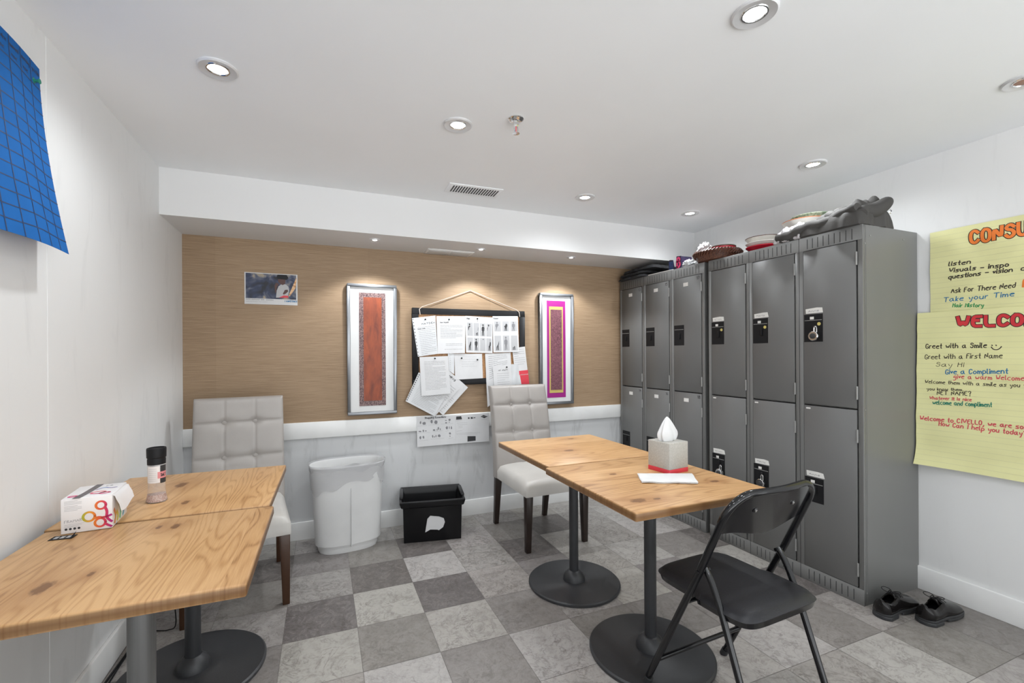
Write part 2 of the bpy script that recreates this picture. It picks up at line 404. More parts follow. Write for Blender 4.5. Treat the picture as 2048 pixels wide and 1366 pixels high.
def write(mb, text, p0, p1, h, wd, fmap, jit=.25, slant=.1):
    adv = 0; glyphs = []
    for ch in text:
        if ch == ' ': adv += 3.4; continue
        g = GL.get(ch)
        if not g: continue
        wmax = max(x for s_ in g for x, _ in s_); glyphs.append((adv, g)); adv += wmax + 1.5
    dx, dy = p1[0] - p0[0], p1[1] - p0[1]; L = math.hypot(dx, dy); ux, uy = dx / L, dy / L; sx_ = L / max(adv - 1.5, 1); k = h / 5
    rnd = random.Random(hash(text) % 1000 if False else len(text) * 7 + ord(text[0]))
    for a, g in glyphs:
        jy = rnd.uniform(-jit, jit)
        for s_ in g:
            q = []
            for x, y in s_:
                X = (a + x + rnd.uniform(-.12, .12) * jit * 4 + slant * (y - 2)) * sx_; Y = (y - 2 + jy + rnd.uniform(-.1, .1) * jit * 4) * k
                q.append((p0[0] + X * ux - Y * uy, p0[1] + X * uy + Y * ux))
            ribbon(mb, chaikin(q), wd, fmap)

# ================================================================== SETTING
Y0 = -.9
S(MB().box(XL - .3, XR + .3, Y0, YB + .3, ZC, ZC + .1).build('ceiling', 'ceiling'))
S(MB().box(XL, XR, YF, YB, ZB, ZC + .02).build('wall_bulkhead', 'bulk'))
wb = S(MB().box(XL - .3, XR + .3, YB, YB + .1, -.1, ZC).build('wall_back', 'dado'))
wp = MB().box(XL, XR, YB - .002, YB + .001, .773, ZB).build('wallpaper', 'paper', wb)
S(MB().box(XL - .13, XL, 1.805, YB + .1, -.1, ZC).build('wall_left', 'wall'))
S(MB().box(XL - .13, XL - .0008, Y0, 1.805, -.1, ZC).build('wall_left', 'wall'))
S(MB().box(XR, XR + .12, Y0, YB + .1, -.1, ZC).build('wall_right', 'wallr'))
S(MB().box(XL, XR, YB - .018, YB, .665, .773).build('trim_1', 'trim', bevel=.003))
S(MB().box(XL, XR, YB - .014, YB, 0, .118).build('baseboard_back', 'trim', bevel=.003))
S(MB().box(XL, XL + .014, 1.805, YB - .014, 0, .118).build('baseboard_left', 'trim', bevel=.003))
S(MB().box(XL - .0008, XL + .013, Y0, 1.805, 0, .118).build('baseboard_left', 'trim', bevel=.003))
S(MB().box(XR - .014, XR, Y0, YB - .014, 0, .118).build('baseboard_right', 'trim', bevel=.003))
# floor: square stone tiles with their own tones, thin joints
TS, TX, TY = .3028, .1407, 2.708
tone = {'d': (.148, .134, .128), 'm': (.235, .217, .206), 'n': (.315, .295, .28), 'l': (.40, .381, .360)}
grid = {(-1, -1): 'm', (0, -1): 'm', (1, -1): 'd', (2, -1): 'n', (3, -1): 'm', (-1, 0): 'n', (0, 0): 'd', (1, 0): 'l', (2, 0): 'n', (3, 0): 'd', (-1, 1): 'd', (0, 1): 'l', (1, 1): 'd', (2, 1): 'n', (3, 1): 'm',
        (-1, 2): 'l', (0, 2): 'm', (1, 2): 'l', (2, 2): 'm', (3, 2): 'n', (-1, 3): 'n', (0, 3): 'l', (1, 3): 'm', (2, 3): 'l', (3, 3): 'm', (4, 0): 'l', (5, 0): 'n', (4, -1): 'd', (4, 1): 'n', (4, 2): 'l', (4, 3): 'm',
        (-2, 0): 'm', (-2, 1): 'n', (-2, 2): 'm', (5, 3): 'm', (6, 3): 'n', (5, 4): 'l', (6, 4): 'm', (7, 4): 'n', (4, 4): 'l', (3, 4): 'm', (2, 4): 'l', (-2, -1): 'd', (5, 5): 'n', (6, 5): 'l', (7, 5): 'm', (8, 5): 'm', (8, 4): 'm', (5, 2): 'm', (6, 2): 'n', (5, 1): 'l', (6, 1): 'm'}
fm = MB().box(XL - .3, XR + .3, Y0, YB + .3, -.06, -.0012)
nf0 = len(fm.f); tones = [(.17, .155, .145)] * nf0; rnd = random.Random(4)
g = .0009
for i in range(-4, 11):
    for j in range(-3, 16):
        x0, x1 = max(TX + i * TS, XL - .1), min(TX + (i + 1) * TS, XR + .1); y1, y0 = min(TY - j * TS, YB + .05), TY - (j + 1) * TS
        if x1 - x0 < .01 or y1 - y0 < .01: continue
        t = tone[grid.get((i, j), rnd.choice('dmnnl'))]; k = rnd.uniform(.94, 1.06); t = (t[0] * k, t[1] * k * rnd.uniform(.985, 1.01), t[2] * k * rnd.uniform(.97, 1.02))
        fm.add([(x0 + g, y0 + g, 0), (x1 - g, y0 + g, 0), (x1 - g, y1 - g, 0), (x0 + g, y1 - g, 0)], [(0, 1, 2, 3)]); tones.append(t)
me = bpy.data.meshes.new('floor'); me.from_pydata(fm.v, [], fm.f); me.materials.append(MT['stone'])
ca = me.color_attributes.new('tone', 'FLOAT_COLOR', 'CORNER')
for p in me.polygons:
    for li in p.loop_indices: ca.data[li].color = (*tones[p.index], 1)
fl = bpy.data.objects.new('floor', me); col.objects.link(fl); S(fl)

# ================================================================== CEILING FITTINGS
def downlight(x, y, z, r, label, group, lit=True, power=0, cone=164, blend=1.0):
    e = empty('recessed_downlight', (x, y, z), 0, label, 'ceiling light', group)
    MB().ring([(r, 0), (r, -.004), (r * .93, -.008), (r * .60, -.004), (r * .56, 0)], n=48).build('trim_ring', 'trimring', e, smooth=True)
    MB().ring([(r * .60, -.0035), (r * .57, -.006), (r * .50, -.0062), (r * .47, -.003), (r * .5, 0)], n=40).build('inner_ring', 'chrome', e, smooth=True)
    MB().lathe([(r * .5, -.0005), (r * .48, -.003), (r * .3, -.0045), (.001, -.005)], n=32, capt=True).build('lamp_lens', 'bulb' if lit else 'dead', e, smooth=True)
    if lit and power:
        l = bpy.data.lights.new('downlight_lamp', 'SPOT'); l.energy = power; l.spot_size = math.radians(cone); l.spot_blend = blend; l.shadow_soft_size = .028; l.color = (.93, .97, 1)
        o = bpy.data.objects.new('downlight_lamp', l); col.objects.link(o); o.parent = e; o.location = (0, 0, -.035)
G1 = 'recessed downlights in the main ceiling'; G2 = 'small downlights in the bulkhead'
for x, y, lab, lit in [(-.326, 1.791, 'recessed downlight in the ceiling nearest the blue chart and left wall', 1), (.547, 1.854, 'recessed downlight in the ceiling just left of the sprinkler head', 1),
        (1.17, .93, 'large looking recessed downlight cut by the top edge of the picture', 1), (2.394, 1.569, 'recessed downlight above the grey clothes on the near lockers', 1),
        (1.544, 2.425, 'recessed downlight between the slotted air vent and the lockers', 1), (2.415, 2.436, 'recessed downlight in the far right ceiling corner above the lockers', 1),
        (2.384, .80, 'unlit recessed downlight with brownish bulb at the right edge of the picture', 0)]:
    downlight(x, y, ZC, .062, lab, G1, lit, DOWN_W)
for x, y, lab in [(.319, 2.975, 'small bright downlight in the bulkhead above the rust textile frame'), (1.044, 2.985, 'small bright downlight in the bulkhead beside the hatch'), (1.779, 2.995, 'small bright downlight in the bulkhead above the magenta textile frame')]:
    downlight(x, y, ZB, .034, lab, G2, True, SOFFIT_W, 122, .35)
for x, y in [(-.2, .3), (1.3, -.3), (.5, -.9), (2.3, -.6)]:                       # unseen lamps added to light the near end, over and behind the viewer
    downlight(x, y, ZC, .062, 'unseen downlight added to light the near end of the room', G1, True, DOWN_W)
e = empty('fire_sprinkler', (.761, 1.722, ZC), .4, 'chrome fire sprinkler head hanging from the ceiling', 'sprinkler')
MB().lathe([(.033, 0), (.033, -.003), (.026, -.010), (.014, -.013)], n=32).build('escutcheon', 'chrome', e, smooth=True)
MB().lathe([(.012, -.012), (.012, -.028), (.008, -.034)], n=6).build('body', 'chrome', e)
MB().tube([(-.009, 0, -.03), (-.011, 0, -.045), (-.003, 0, -.060)], .0018, 6).tube([(.009, 0, -.03), (.011, 0, -.045), (.003, 0, -.060)], .0018, 6).build('frame_arms', 'chrome', e, smooth=True)
MB().tube([(0, 0, -.034), (0, 0, -.056)], .002, 8).build('heat_bulb', 'red', e)
d = MB().lathe([(.004, -.058), (.015, -.0605), (.015, -.062), (.003, -.063)], n=16)
d.build('deflector', 'chrome', e, smooth=True)
e = empty('air_vent', (.853, 2.566, ZC), -.03, 'white ceiling air vent with a row of dark slots', 'vent')
MB().box(-.165, .165, -.075, .075, -.005, 0).build('grille_plate', 'ceiling', e, bevel=.003)
sb = MB()
for k in range(18): x = -.136 + k * .016; sb.add([(x + .0, -.05, -.0056), (x + .009, -.05, -.0056), (x + .009, .05, -.0056), (x + .0, .05, -.0056), (x, -.05, -.005), (x + .008, -.05, -.005), (x + .008, .05, -.005), (x, .05, -.005)], [(0, 1, 2, 3), (0, 4, 5, 1), (2, 6, 7, 3), (1, 5, 6, 2), (3, 7, 4, 0)])
sb.build('slots', 'ink', e)
e = empty('access_hatch', (.86, 3.165, ZB), 0, 'white flat hatch cover on the underside of the bulkhead, slightly sagging', 'hatch')
MB().box(-.17, .17, -.078, .078, -.005, 0).build('frame', 'trim', e, bevel=.002)
for sx_ in (-1, 1): MB().box(-.155 if sx_ < 0 else .008, -.008 if sx_ < 0 else .155, -.062, .062, -.0075, -.004).build('panel', 'mat', e, bevel=.001)

# ================================================================== BACK WALL
def back(px, py, d=0): p = on('y', YB, px, py); return (p.x, p.z)
def fb(d): return lambda u, v: (u, YB - d, v)
def textile(x0, x1, z0, z1, label, parts):
    e = empty('framed_textile', ((x0 + x1) / 2, YB - .002, z0), 0, label, 'picture frame', 'pair of silver framed textile panels')
    w_, h_, t, dp = x1 - x0, z1 - z0, .020, .038
    m = MB(); a = w_ / 2
    m.slab(1, 1, lambda u, v: (-a + u * w_, -.002, v * h_), lambda u, v: (-a + u * w_, 0, v * h_)); m.build('backing', 'mat', e)
    f = MB()
    for (p, q) in (((-a, a), (0, t)), ((-a, a), (h_ - t, h_)), ((-a, -a + t), (t, h_ - t)), ((a - t, a), (t, h_ - t))): f.box(p[0], p[1], -dp, 0, q[0], q[1])
    f.build('silver_frame', 'alu', e, bevel=.003)
    MB().box(-a + t, a - t, -.020, -.016, t, h_ - t).build('mount', 'mat', e)
    y = -.0205
    for nm, (u0, u1, v0, v1), mt in parts:
        MB().box(u0 * w_ - a, u1 * w_ - a, y - .0012, y + .001, v0 * h_, v1 * h_).build(nm, mt, e); y -= .0014
textile(.160, .489, .805, 1.706, 'silver framed textile panel in rust orange with plum border, hung left of the corkboard',
        [('border_cloth', (.235, .775, .067, .935), 'plum'), ('centre_cloth', (.325, .695, .105, .90), 'rust')])
textile(1.620, 1.925, .807, 1.707, 'silver framed textile panel in magenta and gold, hung right of the corkboard',
        [('border_cloth', (.22, .78, .060, .935), 'magenta'), ('gold_band', (.285, .70, .103, .882), 'goldb'), ('centre_cloth', (.325, .665, .13, .855), 'plumb')])
# photo card
def card(name, pts, y, t=.0006): return pts
x0, x1, z0, z1 = -.453, -.147, 1.546, 1.748
e = empty('photo_card', (x0, YB - .003, z0), 0, 'printed photo card of a child in a hat with joined hands, on the wallpaper', 'photo card')
W_, H_ = x1 - x0, z1 - z0
MB().box(0, W_, -.0015, 0, 0, H_).build('card', 'white', e, bevel=.0005)
pm = lambda d: (lambda u, v: (u * W_, -d, v * H_))
def cell(u, v): # from crop of 2009x1366 : card u 140..1860, v 150..1220 with slope
    return ((u - 140) / 1720, 1 - (v - 150 - (u - 140) * .055) / 1010)
def poly(pts, mt, nm, d, par=None):
    m = MB(); q = [cell(*p) for p in pts]
    m.prism(q, pm(d), pm(d - .0002)); return m.build(nm, mt, par or e)
MB().box(.007, W_ - .008, -.0018, -.0014, .037, H_ - .005).build('printed_photo', 'bokeh', e)
ph = bpy.data.objects[-1] if False else e
poly([(1560, 930), (1830, 330), (1830, 470), (1790, 690), (1690, 830), (1600, 950)], 'goldp', 'printed_trunk', .0020)
poly([(1145, 985), (1170, 760), (1230, 620), (1330, 550), (1480, 560), (1560, 640), (1580, 760), (1550, 900), (1540, 990)], 'lightink', 'printed_shirt', .0022)
poly([(1210, 380), (1460, 400), (1450, 540), (1370, 580), (1290, 545), (1225, 480)], 'skin', 'printed_face', .0024)
poly([(1100, 590), (1150, 500), (1210, 520), (1240, 560), (1180, 640), (1150, 800), (1120, 850)], 'skin', 'printed_hands', .0025)
poly([(1160, 330), (1200, 240), (1500, 250), (1560, 350), (1500, 410), (1200, 375)], 'dkcl', 'printed_hat', .0026)
poly([(1370, 860), (1440, 740), (1530, 730), (1550, 790), (1470, 860), (1400, 890)], 'skin', 'printed_arm', .0026)
poly([(1240, 985), (1400, 920), (1540, 930), (1560, 1000)], 'red', 'printed_cloth', .0027)
t = MB(); f_ = pm(.0017)
for (a, b, v, hh) in ((.03, .11, .135, .022), (.13, .28, .135, .022), (.30, .36, .135, .022), (.40, .53, .135, .022)):
    write(t, 'aenouri'[:max(3, int((b - a) * 40))], (a, v), (b, v - .002), hh * 2, .006, f_, .1)
write(t, 'eanuirsnoecrtnuseari', (.03, .075), (.42, .073), .02, .003, f_, .1)
t.build('caption', 'greyink', e)
t = MB(); write(t, 'I MINISTRIES', (.75, .10), (.985, .10), .05, .010, f_, .05); t.build('logo_text', 'mblue', e)

# ---- corkboard with its frame, cord and nail
e = empty('corkboard', (1.046, YB - .002, .99), 0, 'black framed corkboard hung by a cord in the middle of the wallpaper', 'noticeboard')
hx, hh, t = .443, .565, .045
MB().box(-hx + .02, hx - .02, -.014, 0, .02, hh - .02).build('cork_panel', 'cork', e)
f = MB()
for b_ in ((-hx, hx, 0, t), (-hx, hx, hh - t, hh), (-hx, -hx + t, t, hh - t), (hx - t, hx, t, hh - t)): f.box(b_[0], b_[1], -.024, 0, b_[2], b_[3])
f.build('black_frame', 'blk', e, bevel=.002)
MB().tube([(-hx + .055, -.027, hh - .05), (-hx + .05, -.027, hh - .01), (-hx + .07, -.022, hh + .008), (-.006, -.010, hh + .142), (.006, -.010, hh + .142), (hx - .07, -.022, hh + .008), (hx - .05, -.027, hh - .01), (hx - .045, -.027, hh - .045)], .0028, 8).build('hanging_cord', 'rope', e, smooth=True)
MB().tube([(0, 0, hh + .146), (0, -.016, hh + .147)], .0032, 8).build('nail', 'hinge', e, smooth=True)
YC = YB - .026                                         # face of the board; papers stack outward from here
def cb(px, py): p = on('y', YC, 800 + px / 3.794, 560 + py / 3.794); return (p.x, p.z)
def sheet(name, corners, d, label, cat='paper sheet', mat='white', lines=(), photos=(), pins=(), holes=None, extra=(), curl=.004, th=.0007, grp='sheets pinned to the corkboard'):
    # corners: TL TR BR BL in board-crop pixels; bilinear
    A, B_, C_, D_ = [cb(*c) for c in corners]
    e = empty(name, ((A[0] + C_[0]) / 2, YC - d, (A[1] + C_[1]) / 2), 0, label, cat, grp); ox, oz = e.location.x, e.location.z
    def bl(u, v):   # v from top
        x = A[0] * (1 - u) * (1 - v) + B_[0] * u * (1 - v) + C_[0] * u * v + D_[0] * (1 - u) * v
        z = A[1] * (1 - u) * (1 - v) + B_[1] * u * (1 - v) + C_[1] * u * v + D_[1] * (1 - u) * v
        return x - ox, z - oz
    cf = lambda u, v: curl * v * v * (1 + .35 * math.sin(u * 5 + d * 900)) + .0006 * math.sin(u * 9 + v * 6)
    mp = lambda k: (lambda u, v: (bl(u, v)[0], -cf(u, v) - k, bl(u, v)[1]))
    MB().slab(8, 10, mp(th), mp(0)).build('sheet', mat, e, smooth=True, angle=60)
    fm_ = mp(th + .0003)
    if lines:
        m = MB()
        rr = random.Random(int(d * 1e5))
        for (u0, u1, v0, v1, n, wd) in lines:
            for k in range(n):
                v = v0 + (v1 - v0) * (k / max(1, n - 1)); ue = u1 if k % 4 != 3 else u0 + (u1 - u0) * rr.uniform(.4, .9)
                ws = u0
                while ws < ue - .02:
                    we = min(ue, ws + rr.uniform(.05, .16)); ribbon(m, [(ws, v), ((ws + we) / 2, v + rr.uniform(-.001, .001)), (we, v)], wd, fm_); ws = we + .014
        m.build('printed_text', 'greyink', e)
    for (txt, u0, u1, v, h_, wd, mt) in extra:
        m = MB(); write(m, txt, (u0, -v), (u1, -v), h_, wd, lambda u, v: fm_(u, -v), .05, 0); m.build('heading', mt, e)
    fm2 = mp(th + .0006)
    for (u0, u1, v0, v1, mt) in photos:
        m = MB(); q = [(u0, v0), (u1, v0), (u1, v1), (u0, v1)]; m.add([mp(th + .0004)(*p) for p in q], [(0, 1, 2, 3)])
        pc = m.build('printed_picture', 'lightink', e)
        w2, h2 = u1 - u0, v1 - v0; m = MB()
        rr = random.Random(int((u0 * 97 + v0 * 31 + d * 5e3) * 10)); cx_ = rr.uniform(.4, .6)
        P_ = lambda a, b: (u0 + a * w2, v0 + b * h2)
        fg = [P_(cx_ + (r_ * math.cos(t_)), .14 + .6 * r_ * math.sin(t_)) for r_, t_ in [(.13, k * math.pi / 4) for k in range(8)]]
        m.add([fm2(*p) for p in fg], [tuple(range(8))])
        body = [(cx_ - .10, .24), (cx_ + .10, .24), (cx_ + .26, .34), (cx_ + .22, .58), (cx_ + .15, .60), (cx_ + .18, .96), (cx_ + .06, .96), (cx_, .66), (cx_ - .07, .96), (cx_ - .18, .96), (cx_ - .15, .60), (cx_ - .24, .56), (cx_ - .26, .34)]
        m.add([fm2(*P_(*p)) for p in body], [tuple(range(len(body)))])
        m.build('printed_figure', mt, pc)
    if holes:
        m = MB()
        for k in range(holes[1]):
            v = .03 + .94 * k / (holes[1] - 1); m.add([fm2(holes[0] - .012, v - .013), fm2(holes[0] + .022, v - .013), fm2(holes[0] + .022, v + .013), fm2(holes[0] - .012, v + .013)], [(0, 1, 2, 3)])
        m.build('binder_holes', 'ink', e)
    for (u, v) in pins:
        x, z = bl(u, v); pn = MB().lathe([(.0055, 0), (.0055, .002), (.003, .003), (.003, .008), (.005, .009), (.005, .010)], n=12).build('push_pin', 'blk', e, smooth=True)
        pn.rotation_euler = (math.pi / 2, 0, 0); pn.location = (x, -cf(u, v) - th, z)
    return e
T = lambda a, b, c, d_, n, wd=.007: (a, b, c, d_, n, wd)
# far layers first
sheet('loose_sheet', [(412, 560), (622, 560), (628, 745), (418, 757)], .0010, 'white sheet with a faint pencil drawing under the row of photo prints', lines=[T(.25, .8, .12, .5, 5, .004)], pins=[(.25, .17), (.82, .24)], curl=.001)
sheet('plastic_sleeve', [(362, 555), (412, 560), (410, 715), (372, 690)], .0016, 'empty clear sleeve edge with punched holes hanging beside the pencil drawing', mat='sleeve', holes=(.3, 9), curl=.001)
sheet('loose_sheet', [(645, 560), (838, 550), (852, 800), (662, 965)], .0012, 'long white printed sheet hanging low behind the top of the middle chair', lines=[T(.12, .85, .06, .5, 12)], curl=.004)
sheet('loose_sheet', [(850, 518), (947, 505), (978, 790), (880, 795)], .0016, 'white leaflet with a red lower half at the right side of the corkboard', lines=[T(.1, .9, .06, .45, 8)], curl=.003)
lf = [o for o in bpy.data.objects if o.name.startswith('loose_sheet')][-1]
def addred(e, corners, d):
    q = [cb(*c) for c in corners]; ox, oz = e.location.x, e.location.z
    MB().prism(q, lambda u, v: (u - ox, -d, v - oz), lambda u, v: (u - ox, -d + .0004, v - oz)).build('red_block', 'red', e)
addred(lf, [(900, 690), (968, 682), (978, 788), (908, 790)], .0052)
t = MB(); q0, q1 = cb(906, 722), cb(968, 716)
write(t, 'welcome', (q0[0] - lf.location.x, q0[1] - lf.location.z), (q1[0] - lf.location.x, q1[1] - lf.location.z), .007, .0018, lambda u, v: (u, -.0056, v), .05); t.build('white_lettering', 'white', lf)
sheet('loose_sheet', [(370, 688), (515, 815), (325, 1026), (180, 900)], .0022, 'white sheet turned diagonally, rightmost of the fan below the corkboard', lines=[T(.1, .9, .5, .95, 9)], extra=[('HRVS', .15, .45, .12, .05, .014, 'ink')], curl=.003)
sheet('loose_sheet', [(305, 700), (452, 822), (262, 1034), (110, 905)], .0052, 'white sheet turned diagonally, middle of the fan below the corkboard', lines=[T(.08, .9, .1, .95, 14)], curl=.003)
sheet('plastic_sleeve', [(140, 700), (372, 838), (258, 1032), (40, 918)], .0085, 'punched plastic sleeve with a typed page, leftmost of the fan below the corkboard', mat='sleeve', lines=[T(.16, .92, .12, .92, 18)], curl=.003)
hs = [o for o in bpy.data.objects if o.name.startswith('plastic_sleeve')][-1]
m = MB(); a, b = cb(140, 712), cb(44, 915)
for k in range(14):
    s_ = (k + .5) / 14; x = a[0] + (b[0] - a[0]) * s_ - hs.location.x + .004; z = a[1] + (b[1] - a[1]) * s_ - hs.location.z; m.box(x - .003, x + .004, -.0065, -.006, z - .0035, z + .0035)
m.build('binder_holes', 'ink', hs)
sheet('loose_sheet', [(145, 585), (360, 577), (380, 860), (160, 880)], .0135, 'white typed page pinned upright on top of the diagonal fan', lines=[T(.15, .88, .13, .85, 20, .006)], pins=[(.53, .05)], curl=.004)
sheet('plastic_sleeve', [(90, 290), (268, 270), (285, 560), (135, 582)], .0016, 'punched plastic sleeve with a typed page at the upper left corner of the corkboard', mat='sleeve', lines=[T(.2, .95, .26, .95, 16)], extra=[('HAYDEN', .38, .95, .2, .045, .01, 'ink'), ('Dress code', .18, .5, .31, .03, .008, 'ink')], holes=(.03, 12), pins=[(.55, .07)], curl=.002)
sheet('loose_sheet', [(275, 275), (497, 275), (490, 555), (285, 560)], .0045, 'white typed page second from the left along the top of the corkboard', lines=[T(.12, .9, .24, .58, 12, .006), T(.3, .9, .74, .78, 2, .006), T(.25, .9, .89, .9, 1, .006)], extra=[('Dear Stylists', .12, .4, .18, .03, .008, 'ink')], pins=[(.42, .09)], curl=.002)
sheet('photo_sheet', [(495, 272), (702, 285), (700, 555), (500, 550)], .0025, 'sheet with two rows of four black and white figure photos on the corkboard', cat='photo print', photos=[(.06 + .235 * i, .06 + .235 * i + .2, .18 + .41 * j, .18 + .41 * j + .36, 'ink') for j in range(2) for i in range(4)], extra=[('Men', .05, .16, .09, .045, .012, 'ink')], pins=[(.43, .06)], curl=.002)
sheet('photo_sheet', [(700, 275), (892, 275), (900, 545), (707, 550)], .0045, 'sheet with two rows of three black and white figure photos at the board upper right', cat='photo print', photos=[(.06 + .32 * i, .06 + .32 * i + .25, .14 + .40 * j, .14 + .40 * j + (.28 if j == 0 else .42), 'greyink' if (i + j) % 2 == 0 else 'ink') for j in range(2) for i in range(3)], extra=[('Women', .03, .22, .08, .04, .01, 'ink')], curl=.002)
sheet('loose_sheet', [(832, 640), (892, 636), (918, 790), (848, 795)], .0058, 'small blank grey translucent sheet beside the red and white leaflet', mat='sleeve', curl=.002)
sheet('loose_sheet', [(700, 650), (838, 640), (850, 795), (710, 800)], .0075, 'small white notice with a dark pin just above the middle chair back', lines=[T(.2, .85, .42, .95, 6, .009)], extra=[('all staff', .3, .8, .28, .06, .012, 'ink')], pins=[(.75, .12)], curl=.002)
# product sheets on the rail
YR = YB - .019
def rl(px, py): p = on('y', YR, 826 + px / 12.8, 822 + py / 12.8); return (p.x, p.z)
def railsheet(c, d, label):
    A, B_, C_, D_ = [rl(*q) for q in c]
    e = empty('product_sheet', (A[0], YR - d, D_[1]), 0, label, 'paper sheet', 'printed sheets taped to the chair rail')
    def bl(u, v):
        x = A[0] * (1 - u) * (1 - v) + B_[0] * u * (1 - v) + C_[0] * u * v + D_[0] * (1 - u) * v; z = A[1] * (1 - u) * (1 - v) + B_[1] * u * (1 - v) + C_[1] * u * v + D_[1] * (1 - u) * v
        return x - e.location.x, z - e.location.z
    mp = lambda k: (lambda u, v: (bl(u, v)[0], -k - .004 * v * v, bl(u, v)[1]))
    MB().slab(6, 6, mp(.0008), mp(0)).build('sheet', 'white', e, smooth=True)
    return e, mp
e, mp = railsheet([(90, 150), (1075, 105), (1080, 835), (105, 920)], .001, 'left printed sheet with rows of small product pictures, taped below the chair rail')
cl = lambda x, y: ((x - 95) / 985, (y - 150 + (x - 95) * .055) / 745)
m = MB(); write(m, 'Shopping Essentials', cl(300, 195), cl(840, 160), -.05, .012, mp(.0011), .05, 0)
m.build('heading', 'ink', e)
m = MB(); rr = random.Random(3)
for (x, y, w2, h2) in [(190, 290, 50, 80), (280, 310, 100, 80), (470, 265, 60, 110), (580, 280, 90, 100), (840, 235, 60, 25), (935, 220, 65, 60), (845, 295, 60, 35), (925, 280, 50, 18), (170, 510, 90, 35), (255, 495, 45, 70), (320, 500, 50, 30), (530, 480, 70, 50), (605, 470, 25, 60), (640, 440, 40, 90), (690, 460, 30, 60), (860, 425, 65, 95), (925, 420, 22, 85), (980, 425, 38, 85), (180, 665, 55, 95), (255, 655, 50, 85), (490, 640, 38, 75), (535, 650, 26, 45), (575, 635, 30, 70), (655, 625, 80, 80), (940, 570, 60, 60), (940, 640, 30, 35)]:
    q = []
    for k in range(9): a = k * 2 * math.pi / 9; r_ = rr.uniform(.75, 1.05); q.append(cl(x + w2 / 2 * r_ * math.cos(a), y + h2 / 2 * r_ * math.sin(a)))
    m.add([mp(.0012)(*p) for p in q], [tuple(range(9))])
m.build('product_pictures', 'greyink', e)
m = MB()
for (x0_, x1_, y) in [(110, 340, 372), (390, 650, 345), (710, 1030, 320), (110, 420, 545), (490, 740, 508), (140, 370, 735), (440, 780, 700), (900, 1020, 690), (830, 900, 505)]:
    ribbon(m, [cl(x0_, y + 8), cl((x0_ + x1_) / 2, y), cl(x1_, y - 8)], .008, mp(.0011))
m.build('captions', 'lightink', e)
e, mp = railsheet([(1075, 105), (1940, 50), (1945, 770), (1080, 835)], .0022, 'right printed sheet with a black diamond logo, taped below the chair rail')
cl = lambda x, y: ((x - 1078) / 865, (y - 105 + (x - 1078) * .064) / 725)
m = MB()
for q in ([(1105, 140), (1230, 130), (1250, 210), (1100, 222)], [(1725, 140), (1800, 102), (1910, 135), (1820, 182)], [(1385, 640), (1590, 640), (1590, 755), (1380, 778)], [(1400, 160), (1440, 160), (1440, 200), (1400, 200)], [(1470, 155), (1520, 155), (1530, 195), (1470, 200)], [(1540, 165), (1590, 160), (1590, 180), (1540, 185)]):
    m.add([mp(.0012)(*cl(*p)) for p in q], [(0, 1, 2, 3)])
m.build('printed_marks', 'ink', e)
m = MB()
for (x0_, x1_, y) in [(1120, 1380, 310), (1140, 1380, 355), (1160, 1260, 400), (1160, 1260, 430), (1110, 1240, 515), (1110, 1700, 565), (1110, 1640, 600), (1100, 1240, 250), (1740, 1900, 222)]:
    ribbon(m, [cl(x0_, y), cl((x0_ + x1_) / 2, y - 8), cl(x1_, y - 16)], .009, mp(.0011))
m.build('printed_text', 'lightink', e)
m = MB(); write(m, 'diamond', cl(1760, 145), cl(1870, 138), -.02, .005, mp(.0016), .05, 0); m.build('logo_text', 'lightink', e)

# ================================================================== BLUE CHART, left wall
e = empty('blue_chart', (XL, 1.758, 1.53), 0, 'large blue card chart with a dark ruled grid curling off the left wall', 'chart')
BH = .548; BW = .80
def bp(u, v, k=0):     # u: 0 right edge -> 1 far left ; v: 0 top -> 1 bottom
    off = .004 + .010 * math.sin(math.pi * min(1, u * 2.2)) + .066 * (v ** 1.6) * (1 - .55 * min(1, u * 1.6)) + .010 * math.sin(u * 7) * v
    z = BH * (1 - v) + .012 * math.sin(u * 9) * (1 - v) * 0 
    return (off + k, -u * BW, z)
MB().slab(28, 20, lambda u, v: bp(u, v, .0008), lambda u, v: bp(u, v, 0)).build('card', 'blue', e, smooth=True, angle=60)
m = MB(); rows = [.118] + [.118 + .882 * (k / 13) for k in range(1, 13)]
for v in rows: ribbon(m, [(u / 24, v + .004 * math.sin(u)) for u in range(25)], .0055, lambda u, v: bp(max(0, min(1, u)), v, .0014))
for u in [.072, .139, .206, .275, .345, .415, .49, .57, .65, .73, .81, .89]: ribbon(m, [(u, v / 12) for v in range(13)], .0038, lambda u, v: bp(u, max(0, min(1, v)), .0014))
m.build('ruled_grid', 'navy', e)
m = MB()
for k, s_ in enumerate(['gratio', 'morning', 'amount', 'service']):
    u1 = .07 * k; write(m, s_, (-u1 - .062, -.05), (-u1 - .010, -.05), .022, .003, lambda u, v: bp(-u, -v, .0014), .3); write(m, 'nse', (-u1 - .055, -.095), (-u1 - .025, -.095), .02, .003, lambda u, v: bp(-u, -v, .0014), .3)
m.build('column_headings', 'navy', e)
pn = MB().lathe([(.008, 0), (.008, .003), (.004, .005), (.004, .012), (.007, .014), (.007, .016)], n=14).build('push_pin', 'mteal', e, smooth=True)
pn.rotation_euler = (0, math.pi / 2, 0); pn.location = (.008, -.040, BH * .90)

